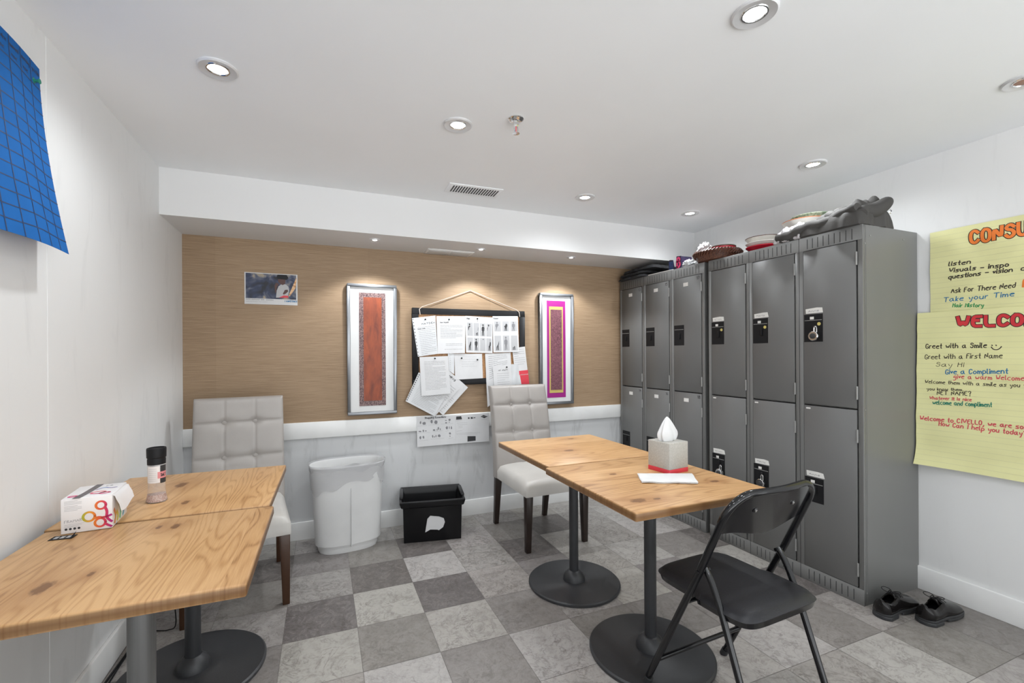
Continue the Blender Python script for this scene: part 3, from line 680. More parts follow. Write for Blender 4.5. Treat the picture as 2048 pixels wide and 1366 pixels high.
# ================================================================== YELLOW FLIPCHART SHEETS, right wall
def yellow(name, y_left, y_right, zt, zb, base, label, skew=0, curlb=0, bulge=0):
    # wall x = XR, u: left (larger y) -> right
    e = empty(name, (XR, y_left, zb), 0, label, 'flipchart sheet', 'yellow flipchart sheets on the right wall')
    H_ = zt - zb; W2 = y_left - y_right
    def f(u, v, k=0):   # u metres to the right, v metres above the bottom
        d = base + .0025 * hn(u * 9, v * 12) + .0016 * math.sin(v * 85 + 2 * hn(u * 4, v * 3)) * .5 + curlb * max(0, (1 - v / .10)) ** 2 * .02 + .002 + bulge * (.25 + .75 * (1 - v / H_)) * math.exp(-max(0, u) / .12)
        return (-d - k, -u - skew * (1 - v / H_), v)
    MB().slab(60, 60, lambda u, v: f(u * W2, v * H_, .0006), lambda u, v: f(u * W2, v * H_, 0)).build('sheet', 'yellow', e, smooth=True, angle=60)
    m = MB(); n = int(H_ / .0255)
    for k in range(1, n): ribbon(m, [(i / 30 * W2, k * .0255) for i in range(31)], .0012, lambda u, v: f(u, v, .0009))
    m.build('ruled_lines', 'pale', e)
    return e, f
def wr(e, f, items, base):
    for txt, p0, p1, h, wd, mt, nm in items:
        m = MB()
        q = []
        for p in (p0, p1): w_ = on('x', XR - base - .003, *p); q.append((e.location.y - w_.y, w_.z - e.location.z))
        write(m, txt, q[0], q[1], h, wd, lambda u, v: f(u, v, .0013), .22, .12)
        m.build(nm, mt, e)
e, f = yellow('yellow_flipchart_sheet', 1.288, .55, 1.815, 1.38, .004, 'yellow flipchart sheet headed in orange letters, upper of the two on the right wall')
hd = lambda p: (e.location.y - on('x', XR - .007, *p).y, on('x', XR - .007, *p).z - e.location.z)
for wd, mt, k, nm in ((.019, 'mblack', .0012, 'heading_outline'), (.0125, 'mora', .0017, 'heading')):
    m = MB(); a, b = hd((1942, 487)), hd((2043, 470)); ex = (b[0] + (b[0] - a[0]) * .62, b[1] + (b[1] - a[1]) * .62)
    write(m, 'CONSULT', a, ex, .055, wd, lambda u, v: f(u, v, k), .08, 0); m.build(nm, mt, e)
wr(e, f, [('listen', (1897, 532), (1940, 527), .019, .0042, 'mblack', 'handwriting'), ('Visuals - inspo', (1898, 545), (2016, 533), .019, .0042, 'mblack', 'handwriting'), ('questions - vision  c', (1897, 558), (2048, 540), .019, .0042, 'mblack', 'handwriting'),
          ('Ask For There Need', (1902, 586), (2030, 575), .022, .0034, 'mblack', 'handwriting'), ('B', (2046, 573), (2054, 572), .03, .007, 'mora', 'handwriting'),
          ('Take your Time', (1887, 604), (2028, 592), .021, .0034, 'mblue', 'handwriting'), ('Hair History', (1905, 614), (1966, 614), .017, .0034, 'mgreen', 'handwriting')], .004)
e, f = yellow('yellow_flipchart_sheet', 1.336, .55, 1.415, .648, .008, 'yellow flipchart sheet headed in red letters, lower of the two on the right wall', curlb=1, bulge=.030)
hd = lambda p: (e.location.y - on('x', XR - .013, *p).y, on('x', XR - .013, *p).z - e.location.z)
for wd, mt, k, nm in ((.019, 'mblack', .0012, 'heading_outline'), (.013, 'mred', .0017, 'heading')):
    m = MB(); a, b = hd((1915, 653)), hd((2044, 650)); ex = (b[0] + (b[0] - a[0]) * .45, b[1] + (b[1] - a[1]) * .45)
    write(m, 'WELCOME', a, ex, .045, wd, lambda u, v: f(u, v, k), .08, 0); m.build(nm, mt, e)
wr(e, f, [('Greet with a Smile', (1853, 697), (1973, 695), .022, .0036, 'mblack', 'handwriting'), ('Greet with a First Name', (1852, 718), (2004, 716), .022, .003, 'mblack', 'handwriting'), ('Say Hi', (1873, 733), (1927, 734), .020, .0022, 'mblack', 'handwriting'),
          ('Give a Compliment', (1892, 748), (2015, 747), .022, .0036, 'mblue', 'handwriting'), ('give a warm Welcome', (1908, 757), (2048, 761), .020, .003, 'mpink', 'handwriting'), ('Welcome them with a smile as you f', (1853, 766), (2052, 775), .016, .0026, 'mblack', 'handwriting'),
          ('you know them.', (1856, 780), (1928, 782), .013, .0026, 'mblack', 'handwriting'), ('NEXT NAME?', (1876, 789), (1942, 791), .019, .003, 'mblack', 'handwriting'), ('Whatever it is nice', (1862, 798), (1943, 802), .014, .003, 'mpink', 'handwriting'),
          ('welcome and compliment', (1868, 808), (1984, 814), .020, .0034, 'mteal', 'handwriting'), ('Welcome to CIVELLO, we are so', (1845, 839), (2046, 858), .020, .0038, 'mpink', 'handwriting'), ('How Can I help you today?', (1880, 851), (2052, 872), .020, .0036, 'mpink', 'handwriting')], .010)
m = MB()
for pts in ([(1983, 694), (1987, 699), (1994, 700), (2000, 697), (2003, 693)], [(1984, 690), (1985, 691.5)], [(1992, 690), (1993, 691.5)]): ribbon(m, chaikin([hd(p) for p in pts]), .0038, lambda u, v: f(u, v, .0013))
m.build('smiley_drawing', 'mblack', e)

# ================================================================== LOCKERS
PW = .3065
DZ = [(.945, 1.756), (.080, .936)]
def lockers(y0, label, near):
    n = 3; y1 = y0 + n * PW; H_ = 1.831
    e = empty('locker_bank', (XK, y0, 0), 0, label, 'lockers', 'grey metal locker banks')
    L = y1 - y0; Dp = XR - XK - .004
    b = MB(); t = .004
    b.box(.0182, Dp, 0, t, 0, H_).box(.0182, Dp, L - t, L, 0, H_).box(.0182, Dp, t, L - t, H_ - t, H_).box(Dp - t, Dp, t, L - t, 0, H_ - t).box(.02, Dp - t, t, L - t, .06, .064)
    for k in range(1, n): b.box(.02, Dp - t, k * PW - .002, k * PW + .002, .064, H_ - t)
    for k in range(n): b.box(.022, Dp - t, k * PW + .006, (k + 1) * PW - .006, .938, .942)
    b.build('carcass', 'locker', e)
    if near: MB().box(.026, .029, -.001, .0005, .0, H_).build('side_flange', 'locker', e)
    f = MB()
    f.box(0, .018, 0, L, 1.760, H_).box(0, .018, 0, L, 0, .077)
    for k in range(n + 1):
        a = max(0, k * PW - .021); c = min(L, k * PW + .021)
        f.box(0, .018, a, c, .077, 1.760)
    f.build('face_frame', 'locker', e, bevel=.0008, seg=1)
    sl = MB()
    for k in range(1, n):
        sl.box(-.0006, .001, k * PW - .0012, k * PW + .0012, 0, H_)
    sl.build('seam_lines', 'ink', e)
    for k in range(n):
        for z0_, z1_ in ((1.766, 1.818), (.012, .064)):
            s2 = MB()
            for i in range(9):
                yy = k * PW + .045 + i * (PW - .09) / 8
                s2.box(-.0006, .001, yy - .0016, yy + .0016, z0_, z1_)
            s2.build('vent_slots', 'ink', e)
        ya, yb = k * PW + .024 + .004, (k + 1) * PW - .023
        for j, (za, zb) in enumerate(DZ):
            d = MB().box(-.001, .015, ya, yb, za, zb).build('door', 'lockdoor', e, bevel=.001, seg=1)
            hz = (za + .06, za + .70 * 0 + (zb - za) * .5, zb - .09) if False else ((zb - .085, za + .075) if j == 0 else (zb - .125, za + .085))
            for z in hz: MB().tube([(-.002, ya - .003, z - .032), (-.002, ya - .003, z + .032)], .0042, 8).build('hinge', 'hinge', d, smooth=True)
            zp = (1.273, 1.418) if j == 0 else (.43, .558)
            yp1, yp0 = yb - .004, yb - .100
            lt = MB().box(-.0025, -.0005, yp0, yp1, zp[0], zp[1])
            lo = lt.build('latch_plate', 'blk', d)
            MB().box(-.0035, -.0025, yp0 + .004, yp1 - .004, zp[1] - .033, zp[1] - .030).build('recess_edge', 'hinge', lo)
            MB().box(-.010, -.0025, yp0 + .035, yp0 + .047, zp[0] + .045, zp[0] + .085).build('latch_lift', 'blk', lo, bevel=.002)
            if near:
                MB().box(-.0042, -.0030, yp0 + .044, yp0 + .064, zp[1] - .027, zp[1] - .013).build('number_tag', 'offw', lo)
                if j == 0: MB().lathe([(.009, 0), (.009, .001)], n=12).build('round_tag', 'brass', lo).matrix_local = Matrix.Translation((-.003, yp0 + .018, zp[1] - .052)) @ Matrix.Rotation(-math.pi / 2, 4, 'Y')
                rr = random.Random(k * 3 + j); q = [(yp0 - .003 + rr.uniform(-.003, .003), zp[1] + .006), (yp1 - .010, zp[1] + .002 + rr.uniform(0, .004)), (yp1 - .008, zp[1] + .026 + rr.uniform(0, .008)), (yp0 + .03, zp[1] + .034), (yp0 + .002, zp[1] + .030 + rr.uniform(0, .006))]
                tp = MB().prism(q, lambda u, v: (-.0022, u, v), lambda u, v: (-.001, u, v)).build('tape_label', 'offw', d)
                tx = MB(); write(tx, ['Anne', 'Maria', 'Kim'][k], (-yp1 + .022, zp[1] + .012), (-yp0 - .02, zp[1] + .013), .010, .0015, lambda u, v: (-.0026, -u, v)); tx.build('pencil_name', 'greyink', tp)
            else:
                zc = zb - .052; yc = (ya + yb) / 2 + .01
                tp = MB().box(-.0022, -.001, yc - .022, yc + .022, zc - .013, zc + .013).build('name_sticker', 'offw', d)
                tx = MB(); num = ('17', '15', '13')[k] if j == 0 else ('18', '16', '14')[k]
                write(tx, num, (-ya - .034, zb - .032), (-ya - .012, zb - .032), .020, .0034, lambda u, v: (-.0016, -u, v), .02, 0); tx.build('number', 'ink', d)
            if near and j == 1: MB().box(-.0016, -.001, yb - .035, yb - .012, zb - .018, zb - .010).build('small_sticker', 'offw', d)
    if near:
        sc2 = MB()
        for (x, z) in ((.06, 1.78), (.33, 1.785), (.02, 1.74), (.015, .94), (.02, .06)):
            sc2.tube([(x, 0, z), (x, -.002, z)], .004, 8)
        sc2.build('screws', 'hinge', e)
    return e
lockers(1.3425, 'near bank of six grey metal locker doors beside the yellow sheets', True)
lockers(2.298, 'far bank of six grey locker doors with numbers, against the back wall', False)
def padlock(y, z, label, opened=False, face=True):
    e = empty('padlock', (XK - .006, y, z), 0, label, 'padlock', 'padlocks on the near lockers')
    c = MB().lathe([(.022, 0), (.0245, .002), (.0245, .017), (.022, .019)], n=28).build('lock_body', 'chrome', e, smooth=True)
    c.matrix_local = Matrix.Translation((-.004, 0, -.012)) @ Matrix.Rotation(-math.pi / 2, 4, 'Y')
    dl = MB().lathe([(.014, 0), (.014, .004), (.009, .006), (.009, .009)], n=24).build('dial', 'ink' if not opened else 'white', e, smooth=True); dl.matrix_local = Matrix.Translation((-.023, 0, -.012)) @ Matrix.Rotation(-math.pi / 2, 4, 'Y')
    dy = .026 if opened else .013; up = .018 if opened else 0
    p = [(-.012, -.013, 0), (-.012, -.013, .026 + up)] + [(-.012, -.013 + (1 - math.cos(a)) * dy / 2 * 1.0, .026 + up + .012 * math.sin(a)) for a in [math.pi * k / 8 for k in range(9)]]
    p += [(-.012, -.013 + dy, .026 + up), (-.012, -.013 + dy, .006 + up)]
    MB().tube(p, .0032, 8).build('shackle', 'chrome', e, smooth=True)
padlock(1.560, 1.315, 'steel padlock on the upper nearest locker door, next to the yellow sheets')
padlock(2.165, .455, 'open combination padlock with white dial on a lower near bank door, above the table')
padlock(1.870, .465, 'steel padlock on the lower middle door of the near bank', False)

# ================================================================== TABLES
def rtab(x0, x1, y0, y1, zt, mat, basec, label, pole_mat='blkpow', pr=.024, base=True, th=.03, rz=0, prb=.24):
    cx, cy = basec
    e = empty('cafe_table', (cx, cy, 0), 0, label, 'table', 'square oak topped cafe tables')
    m = MB(); m.box(-(x1 - x0) / 2, (x1 - x0) / 2, -(y1 - y0) / 2, (y1 - y0) / 2, 0, th)
    tp = m.build('tabletop', mat, e, bevel=.006, seg=3); tp.location = ((x0 + x1) / 2 - cx, (y0 + y1) / 2 - cy, zt - th); tp.rotation_euler = (0, 0, rz)
    MB().lathe([(pr, .05), (pr, zt - th - .006)], n=28).build('column', pole_mat, e, smooth=True)
    MB().box(-.11, .11, -.02, .02, zt - th - .006, zt - th).box(-.02, .02, -.11, .11, zt - th - .006, zt - th).build('top_bracket', 'blkpow', e)
    if base:
        MB().lathe([(prb - .004, 0), (prb, .004), (prb, .013), (prb - .006, .018), (.095, .0205), (.09, .0225), (.062, .0225)], n=72).build('base_disc', 'blkpow', e, smooth=True)
        MB().lathe([(.058, .021), (.056, .036), (.047, .055), (.033, .068), (pr + .003, .072)], n=40).build('bell_collar', 'blkpow', e, smooth=True)
    return e
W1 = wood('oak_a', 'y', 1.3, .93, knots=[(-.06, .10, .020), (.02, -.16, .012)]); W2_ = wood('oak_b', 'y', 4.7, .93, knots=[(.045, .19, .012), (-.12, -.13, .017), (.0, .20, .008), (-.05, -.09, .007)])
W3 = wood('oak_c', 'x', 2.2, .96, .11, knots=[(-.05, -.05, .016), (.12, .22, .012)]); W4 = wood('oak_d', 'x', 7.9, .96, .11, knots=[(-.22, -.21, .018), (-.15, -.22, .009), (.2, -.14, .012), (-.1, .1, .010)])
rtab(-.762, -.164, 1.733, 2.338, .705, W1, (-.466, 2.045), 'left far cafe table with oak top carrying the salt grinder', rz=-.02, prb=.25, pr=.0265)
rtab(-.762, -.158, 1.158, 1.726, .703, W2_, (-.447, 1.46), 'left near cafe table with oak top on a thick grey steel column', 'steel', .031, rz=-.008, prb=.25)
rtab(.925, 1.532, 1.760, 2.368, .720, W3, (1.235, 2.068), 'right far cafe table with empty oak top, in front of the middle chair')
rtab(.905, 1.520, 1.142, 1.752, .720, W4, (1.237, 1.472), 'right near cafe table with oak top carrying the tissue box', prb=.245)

# ================================================================== UPHOLSTERED CHAIRS
def parsons(cx, cy, rz, label, legm, hb):
    e = empty('dining_chair', (cx, cy, 0), rz, label, 'chair', 'cream tufted upholstered dining chairs')
    HW = .228
    # seat cushion
    def se(u, v, k):
        x = (u * 2 - 1); y = (v * 2 - 1); ed = (1 - abs(x) ** 6) * (1 - abs(y) ** 6)
        X = x * HW * (1 - .04 * (y + 1) / 2); Y = -.285 + (v) * .54
        if k: r = max(0, ed) ** .3; return (X, Y, .398 + .040 * r + .014 * (1 - x * x) * (1 - y * y) + .0015 * hn(x * 5, y * 6))
        return (X, Y, .345)
    MB().slab(22, 22, lambda u, v: se(u, v, 1), lambda u, v: se(u, v, 0)).build('seat', 'seatlea_lit', e, smooth=True, angle=70)
    # piping / flap seam
    pp = [(x, y, .392) for x, y in [(-HW, .2), (-HW, -.287), (HW, -.287), (HW, .2)]]
    # tufted backrest
    zb_, zt_ = .345, hb; TX_ = (-.076, .076); TZ_ = (hb - .135, hb - .325)
    def bk(u, v, k):
        z = zb_ + (zt_ - zb_) * v; x = (u * 2 - 1) * (HW - .002 - .004 * v); lean = .175 + .012 * v + .09 * v * v
        if not k: return (x, lean + .068, z)
        ex = 1 - abs(u * 2 - 1) ** 10; ez = 1 - abs(v * 2 - 1) ** 24; r = max(0, ex * ez) ** .4
        puff = .016
        gx = min(abs(x - t_) for t_ in TX_); gz = min(abs(z - t_) for t_ in TZ_)
        groove = math.exp(-(gx / .005) ** 2) * .0045 * (1 if v > .1 else 0) + math.exp(-(gz / .005) ** 2) * .0045
        db = min(math.hypot(x - a, z - b) for a in TX_ for b in TZ_); groove += .013 * math.exp(-(db / .028) ** 1.6) + .006 * math.exp(-(gz / .02) ** 2)
        return (x, lean + .016 - puff * r + groove * r, z)
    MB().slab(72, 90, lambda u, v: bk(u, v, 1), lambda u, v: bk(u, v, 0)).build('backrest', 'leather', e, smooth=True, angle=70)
    for a in TX_:
        for b in TZ_:
            v = (b - zb_) / (zt_ - zb_); y = bk((a / (HW - .002) + 1) / 2, v, 1)[1]
            o = MB().lathe([(.0145, -.004), (.0145, .008), (.011, .0135), (.004, .0155)], n=24).build('button', 'leather', e, smooth=True)
            o.rotation_euler = (math.pi / 2, 0, 0); o.location = (a, y + .002, b)
    for sx_, y, top in ((-1, -.258, .35), (1, -.258, .35), (-1, .215, .35), (1, .215, .35)):
        m = MB(); tx, a, b = sx_ * (HW - .027), .023, .016
        fy = y + (0 if y < 0 else .05); fx = sx_ * (HW - .022 if y < 0 else HW - .03)
        vs = [(fx - b, fy - b, 0), (fx + b, fy - b, 0), (fx + b, fy + b, 0), (fx - b, fy + b, 0), (tx - a, y - a, top), (tx + a, y - a, top), (tx + a, y + a, top), (tx - a, y + a, top)]
        m.add(vs, [(3, 2, 1, 0), (4, 5, 6, 7), (0, 1, 5, 4), (1, 2, 6, 5), (2, 3, 7, 6), (3, 0, 4, 7)]); m.build('leg', legm, e, bevel=.003)
    return e
parsons(-.405, 2.675, .12, 'cream tufted leather dining chair with brown legs, behind the left tables', 'legbr', .975)
parsons(1.362, 2.755, .03, 'cream tufted leather dining chair with near black legs, between the right table and corkboard', 'legdk', .985)

# ================================================================== FOLDING CHAIR (local: +y forward)
e = empty('folding_chair', (1.309, 1.092, 0), 1.62 - math.pi / 2, 'black metal folding chair with padded vinyl seat in front of the near lockers', 'chair')
w_, r = .204, .0115
Tp, Pv, Fr = Vector((0, -.118, .796)), Vector((0, .001, .527)), Vector((0, .244, 0))
def side(s, foot):
    pts = [Vector((s * w_, foot.y, foot.z)), Vector((s * w_, Pv.y, Pv.z))]
    return pts
cr = .085; dr = (Tp - Pv).normalized(); Aq = Tp - dr * cr
left = [Vector((-w_, .240, .030)), Vector((-w_, Pv.y, Pv.z)), Vector((-w_, Aq.y, Aq.z))]
path = list(left)
for k in range(1, 9):
    a = math.pi / 2 * k / 8; path.append(Vector((-w_ + cr * (1 - math.cos(a)), 0, 0)) + Aq + dr * cr * math.sin(a))
for k in range(1, 7):
    s_ = k / 7; path.append(Vector((-w_ + cr + (2 * w_ - 2 * cr) * s_, -.012 * math.sin(math.pi * s_), 0)) + Tp)
for k in range(0, 9):
    a = math.pi / 2 * (1 - k / 8); path.append(Vector((w_ - cr * (1 - math.cos(a)), 0, 0)) + Aq + dr * cr * math.sin(a))
path += [Vector((w_, Pv.y, Pv.z)), Vector((w_, .246, .008))]
fr = MB().tube(path, r, 16); fr.build('front_frame', 'blkgl', e, smooth=True)
for s in (-1, 1):
    zf = .022 if s < 0 else 0
    MB().tube([(s * w_, .2495 - zf * .46, zf), (s * w_, .238 - zf * .46, .024 + zf)], .0145, 14).build('rubber_foot', 'rubber', e, smooth=True)
wi = w_ - .026
for s in (-1, 1):
    pts = [(s * wi, Pv.y + .003, Pv.z + .004), (s * wi, Pv.y - .022, Pv.z - .030), (s * wi, -.052, .43), (s * wi, -.085, .34), (s * wi, -.198, .012)]
    q = [Vector(p) for p in pts]; sm = []
    for k in range(len(q) - 1):
        for t_ in range(5):
            p0, p1, p2, p3 = q[max(0, k - 1)], q[k], q[k + 1], q[min(len(q) - 1, k + 2)]; tt = t_ / 5
            sm.append(.5 * ((2 * p1) + (-p0 + p2) * tt + (2 * p0 - 5 * p1 + 4 * p2 - p3) * tt ** 2 + (-p0 + 3 * p1 - 3 * p2 + p3) * tt ** 3))
    sm.append(q[-1])
    MB().tube(sm, .0105, 14).build('rear_leg', 'blkgl', e, smooth=True)
    MB().tube([(s * wi, -.2025, 0), (s * wi, -.194, .024)], .0135, 14).build('rubber_foot', 'rubber', e, smooth=True)
    MB().tube([(s * (wi - .016), Pv.y, Pv.z), (s * (w_ + .014), Pv.y, Pv.z)], .006, 10).build('pivot_bolt', 'blkgl', e, smooth=True)
yy = lambda z: Fr.y + (Pv.y - Fr.y) * z / Pv.z
MB().tube([(-w_, yy(.145), .145), (w_, yy(.145), .145)], .0085, 12).build('crossbar', 'blkgl', e, smooth=True)
MB().tube([(-wi, -.16, .12), (wi, -.16, .12)], .0085, 12).build('crossbar', 'blkgl', e, smooth=True)
MB().tube([(-w_, yy(.40), .40), (w_, yy(.40), .40)], .006, 12).build('crossbar', 'blkgl', e, smooth=True)
# seat: pan + padded top
SW, s0, s1 = .172, -.150, .250
def st(u, v, k):
    x, y = u * 2 - 1, v * 2 - 1
    # superelliptic plan
    rr = 7; n = (abs(x) ** rr + abs(y) ** rr) ** (1 / rr) if (x or y) else 1; mx = max(abs(x), abs(y)); q = mx / n if n else 1
    X = x * q * (SW + (.012 if y < 0 else .0) - .0); Y = (s0 + s1) / 2 + y * q * (s1 - s0) / 2
    ed = max(0, 1 - max(abs(x), abs(y)) ** 7) ** .5
    drop = -.006 * (Y - s0) / (s1 - s0)
    if k == 1: return (X, Y, .424 + .022 * ed + .004 * (1 - x * x) + drop)
    if k == 2: return (X * .985, Y * .985, .4235 + drop)
    return (X * .96, Y * .96, .404 + drop)
MB().slab(28, 28, lambda u, v: st(u, v, 1), lambda u, v: st(u, v, 2)).build('seat_pad', 'vinyl', e, smooth=True, angle=70)
MB().slab(28, 28, lambda u, v: st(u, v, 2), lambda u, v: st(u, v, 3)).build('seat_pan', 'blkgl', e, smooth=True, angle=50)
# backrest plate
def bp_(u, v, k):
    x = (u * 2 - 1) * (w_ - .004); bot = .660 - .012 * math.cos((u * 2 - 1) * math.pi * 1.2) - .006
    top = .792 - .030 * abs(u * 2 - 1) ** 6
    z = bot + (top - bot) * v; yl = Pv.y + (Tp.y - Pv.y) * (z - Pv.z) / (Tp.z - Pv.z)
    return (x, yl - .022 * (1 - (u * 2 - 1) ** 2) + k, z)
MB().slab(24, 12, lambda u, v: bp_(u, v, .004), lambda u, v: bp_(u, v, 0)).build('backrest', 'blkgl', e, smooth=True, angle=50)
for u in (.26, .70):
    p = bp_(u, .62, 0); o = MB().lathe([(.009, 0), (.009, .002), (.006, .003), (.005, .004)], n=16).build('rivet', 'blkgl', e, smooth=True); o.rotation_euler = (math.pi / 2 + .35, 0, 0); o.location = (p[0], p[1] + .001, p[2])
    o = MB().lathe([(.0045, .003), (.0045, .0055), (.003, .006)], n=12).build('rivet', 'chrome', e, smooth=True); o.rotation_euler = (math.pi / 2 + .35, 0, 0); o.location = (p[0], p[1] + .001, p[2])

# ================================================================== BIN, TUB
e = empty('waste_bin', (.150, 3.030, 0), .10, 'tall white plastic oval waste bin with a clear liner, beside the black tub', 'waste bin')
prof = [(.78, 0), (.80, .012), (.805, .035), (.83, .037), (.89, .28), (.93, .40), (.975, .46), (1.0, .522), (1.02, .530), (1.0, .536), (.975, .528), (.94, .40), (.88, .05), (.02, .05)]
MB().lathe([(a * .225, b) for a, b in prof], n=72, sx=1, sy=.60, power=2.6, capt=True).build('bin_body', 'bin', e, smooth=True, angle=50)
MB().box(-.002, .002, -.1345, -.120, .04, .40).build('mould_seam', 'bin', e)
def film(u, v):
    a = u * 2 * math.pi; ca, sa = math.cos(a), math.sin(a)
    if v < .55:
        t_ = v / .55; z = .545 - (.14 + .035 * math.sin(a * 2 + .7) + .012 * math.sin(a * 9)) * (1 - t_) ; k = 1.03 + .012 * (1 - t_) * math.sin(a * 11 + 3 * hn(a * 2, t_ * 3)) - .06 * (1 - t_)
    else:
        t_ = (v - .55) / .45; z = .545 - .10 * t_; k = 1.035 - .11 * t_ + .02 * t_ * math.sin(a * 8)
    X = math.copysign(abs(ca) ** (2 / 2.6), ca) * .225 * k; Y = math.copysign(abs(sa) ** (2 / 2.6), sa) * .135 * k
    return (X, Y, z)
m = MB(); nu, nv = 120, 18
m.add([film(i / nu, j / nv) for j in range(nv + 1) for i in range(nu)], [(j * nu + i, j * nu + (i + 1) % nu, (j + 1) * nu + (i + 1) % nu, (j + 1) * nu + i) for j in range(nv) for i in range(nu)])
lin = tag(m.build('bin_liner', 'film', None, smooth=True, angle=60), 'clear plastic liner bag folded over the white bin rim', 'bin liner'); lin.location = (.150, 3.030, 0); lin.rotation_euler = (0, 0, .10)
e = empty('storage_tub', (.665, 2.885, 0), -.175, 'black plastic open storage tub with a torn white label, by the back wall', 'tub')
W2, D2, H2 = .185, .30, .272
def tb(i, z, o=0): k = 1 + .03 * z / H2; return [(-W2 * k - o, -.0 - .01 * z / H2 - o, z), (W2 * k + o, -.01 * z / H2 - o, z), (W2 * k + o, D2 * 1.0 + o, z), (-W2 * k - o, D2 + o, z)]
m = MB(); R_ = [tb(0, 0), tb(0, .225), tb(0, .232, .012), tb(0, .262, .020), tb(0, H2, .020), tb(0, H2, .008), tb(0, .240, -.002), tb(0, .225, -.006), tb(0, .012, -.01)]
vs = [p for q in R_ for p in q]; fs = [(3, 2, 1, 0)] + [(i * 4 + k, i * 4 + (k + 1) % 4, (i + 1) * 4 + (k + 1) % 4, (i + 1) * 4 + k) for i in range(len(R_) - 1) for k in range(4)] + [tuple((len(R_) - 1) * 4 + k for k in range(4))]
m.add(vs, fs); m.build('tub_body', 'tub', e, bevel=.003)
MB().tube([(-W2 - .022, -.02, .268), (W2 + .022, -.02, .268)], .006, 8).build('front_rim', 'tub', e, smooth=True)
for s in (-1, 1): MB().box(s * (W2 + .016) - .012, s * (W2 + .016) + .012, .05, .25, .250, .284).build('handle', 'tub', e, bevel=.004)
q = [(-.048, .068), (-.036, .142), (-.02, .158), (.03, .150), (.056, .138), (.062, .118), (.052, .090), (.028, .074), (.02, .078), (-.02, .082)]
MB().prism([(a * 1.15 + .006, (b - .11) * 1.15 + .114) for a, b in q], lambda u, v: (u, -.012 - .0012, v), lambda u, v: (u, -.004, v)).build('torn_label', 'white', e)

# ================================================================== ON THE TABLES
# tissue box
e = empty('tissue_box', (1.366, 1.510, .720), math.radians(7), 'grey patterned cube tissue box with a red base band on the right near table', 'tissue box')
a = .0565
MB().box(-a, a, -a, a, .018, .127).build('carton', 'boxgrey', e, bevel=.0015)
MB().box(-a - .0003, a + .0003, -a - .0003, a + .0003, 0, .018).build('red_band', 'red', e, bevel=.001)
MB().lathe([(.034, .1268), (.034, .1276)], n=24, sy=.6).build('opening', 'ink', e)
def ts(u, v):
    ang = u * 2 * math.pi; z = .1275 + v * .100
    r_ = (.030 + .016 * math.sin(min(1, v * 2.2) * math.pi * .6)) * (1 - v) ** .8 + .002
    r_ *= 1 + .16 * math.sin(3 * ang + 1.2) + .07 * math.sin(7 * ang + v * 3)
    return (r_ * math.cos(ang) * 1.45 - .004 * v, r_ * math.sin(ang) * .6, z)
m = MB(); nu, nv = 48, 16
m.add([ts(i / nu, j / nv) for j in range(nv + 1) for i in range(nu)], [(j * nu + i, j * nu + (i + 1) % nu, (j + 1) * nu + (i + 1) % nu, (j + 1) * nu + i) for j in range(nv) for i in range(nu)] + [tuple(nv * nu + i for i in range(nu))])
m.build('tissue', 'tissue', e, smooth=True, angle=70)
# napkin
q = [on('z', .7225, *p) for p in ((1275, 948.5), (1384, 948.5), (1396, 967), (1284, 965.5))]
e = empty('paper_napkin', (q[3].x, q[3].y, .720), 0, 'folded white paper napkin lying in front of the tissue box', 'napkin')
def nk(u, v, z):
    p = q[0] * (1 - u) * (1 - v) + q[1] * u * (1 - v) + q[2] * u * v + q[3] * (1 - u) * v
    return (p.x - q[3].x + .0012 * math.sin(v * 9 + z * 900), p.y - q[3].y + .0015 * math.sin(u * 14 + z * 1500) * v, z + .0012 * (math.sin(u * 11) + 1) * v)
for k in range(3): MB().slab(24, 6, lambda u, v: nk(u, v, .002 + k * .0022), lambda u, v: nk(u, v, .0004 + k * .0022)).build('paper_layer', 'tissue', e, smooth=True, angle=60)
# grinder
e = empty('salt_grinder', (-.545, 1.930, .705), 0, 'glass salt grinder with black lid on the left far table', 'salt grinder')
MB().lathe([(.028, 0), (.031, .003), (.030, .012), (.0265, .030), (.0245, .055), (.0255, .085), (.026, .135)], n=40).build('glass_jar', 'glass', e, smooth=True)
MB().lathe([(.0265, .003), (.0265, .012), (.0235, .027), (.001, .029)], n=32).build('pink_salt', 'salt', e, smooth=True)
MB().lathe([(.0268, .133), (.027, .150), (.0262, .152), (.0262, .155), (.0285, .157), (.029, .186), (.0278, .190), (.0235, .190), (.023, .187), (.001, .187)], n=40).build('black_lid', 'blk', e, smooth=True)
def lab(nm, mt, a0, a1, z0, z1, r_=.0262):
    m = MB(); n = 14
    vs = [((r_ + 0) * math.cos(a0 + (a1 - a0) * i / n), (r_) * math.sin(a0 + (a1 - a0) * i / n), z) for z in (z0, z1) for i in range(n + 1)]
    return m.add(vs, [(i, i + 1, n + 2 + i, n + 1 + i) for i in range(n)]).build(nm, mt, e, smooth=True)
# camera sees azimuth about -74deg from this spot
az = math.atan2(-1.93, .545)
lab('back_label', 'frost', az - 1.3, az + .35, .070, .128); lab('front_label', 'ink', az + .40, az + 1.35, .068, .130, .0264); lab('pink_label', plain('pale_pink_label', (.72, .26, .27), .5), az + .10, az + 1.35, .085, .108, .0267)
m = MB(); write(m, 'SALT', (.0, .0), (.018, .0), .010, .002, lambda u, v: (.0272 * math.cos(az + .45 + u * 38), .0272 * math.sin(az + .45 + u * 38), .092 + v), .03, 0); m.build('label_text', 'ink', e)
m = MB()
for k in range(7): ribbon(m, [(i / 6, 0) for i in range(7)], .0008, lambda u, v, k=k: (.0266 * math.cos(az - .95 + u * .95), .0266 * math.sin(az - .95 + u * .95), .078 + k * .0068 + v))
m.build('fine_print', 'lightink', e)
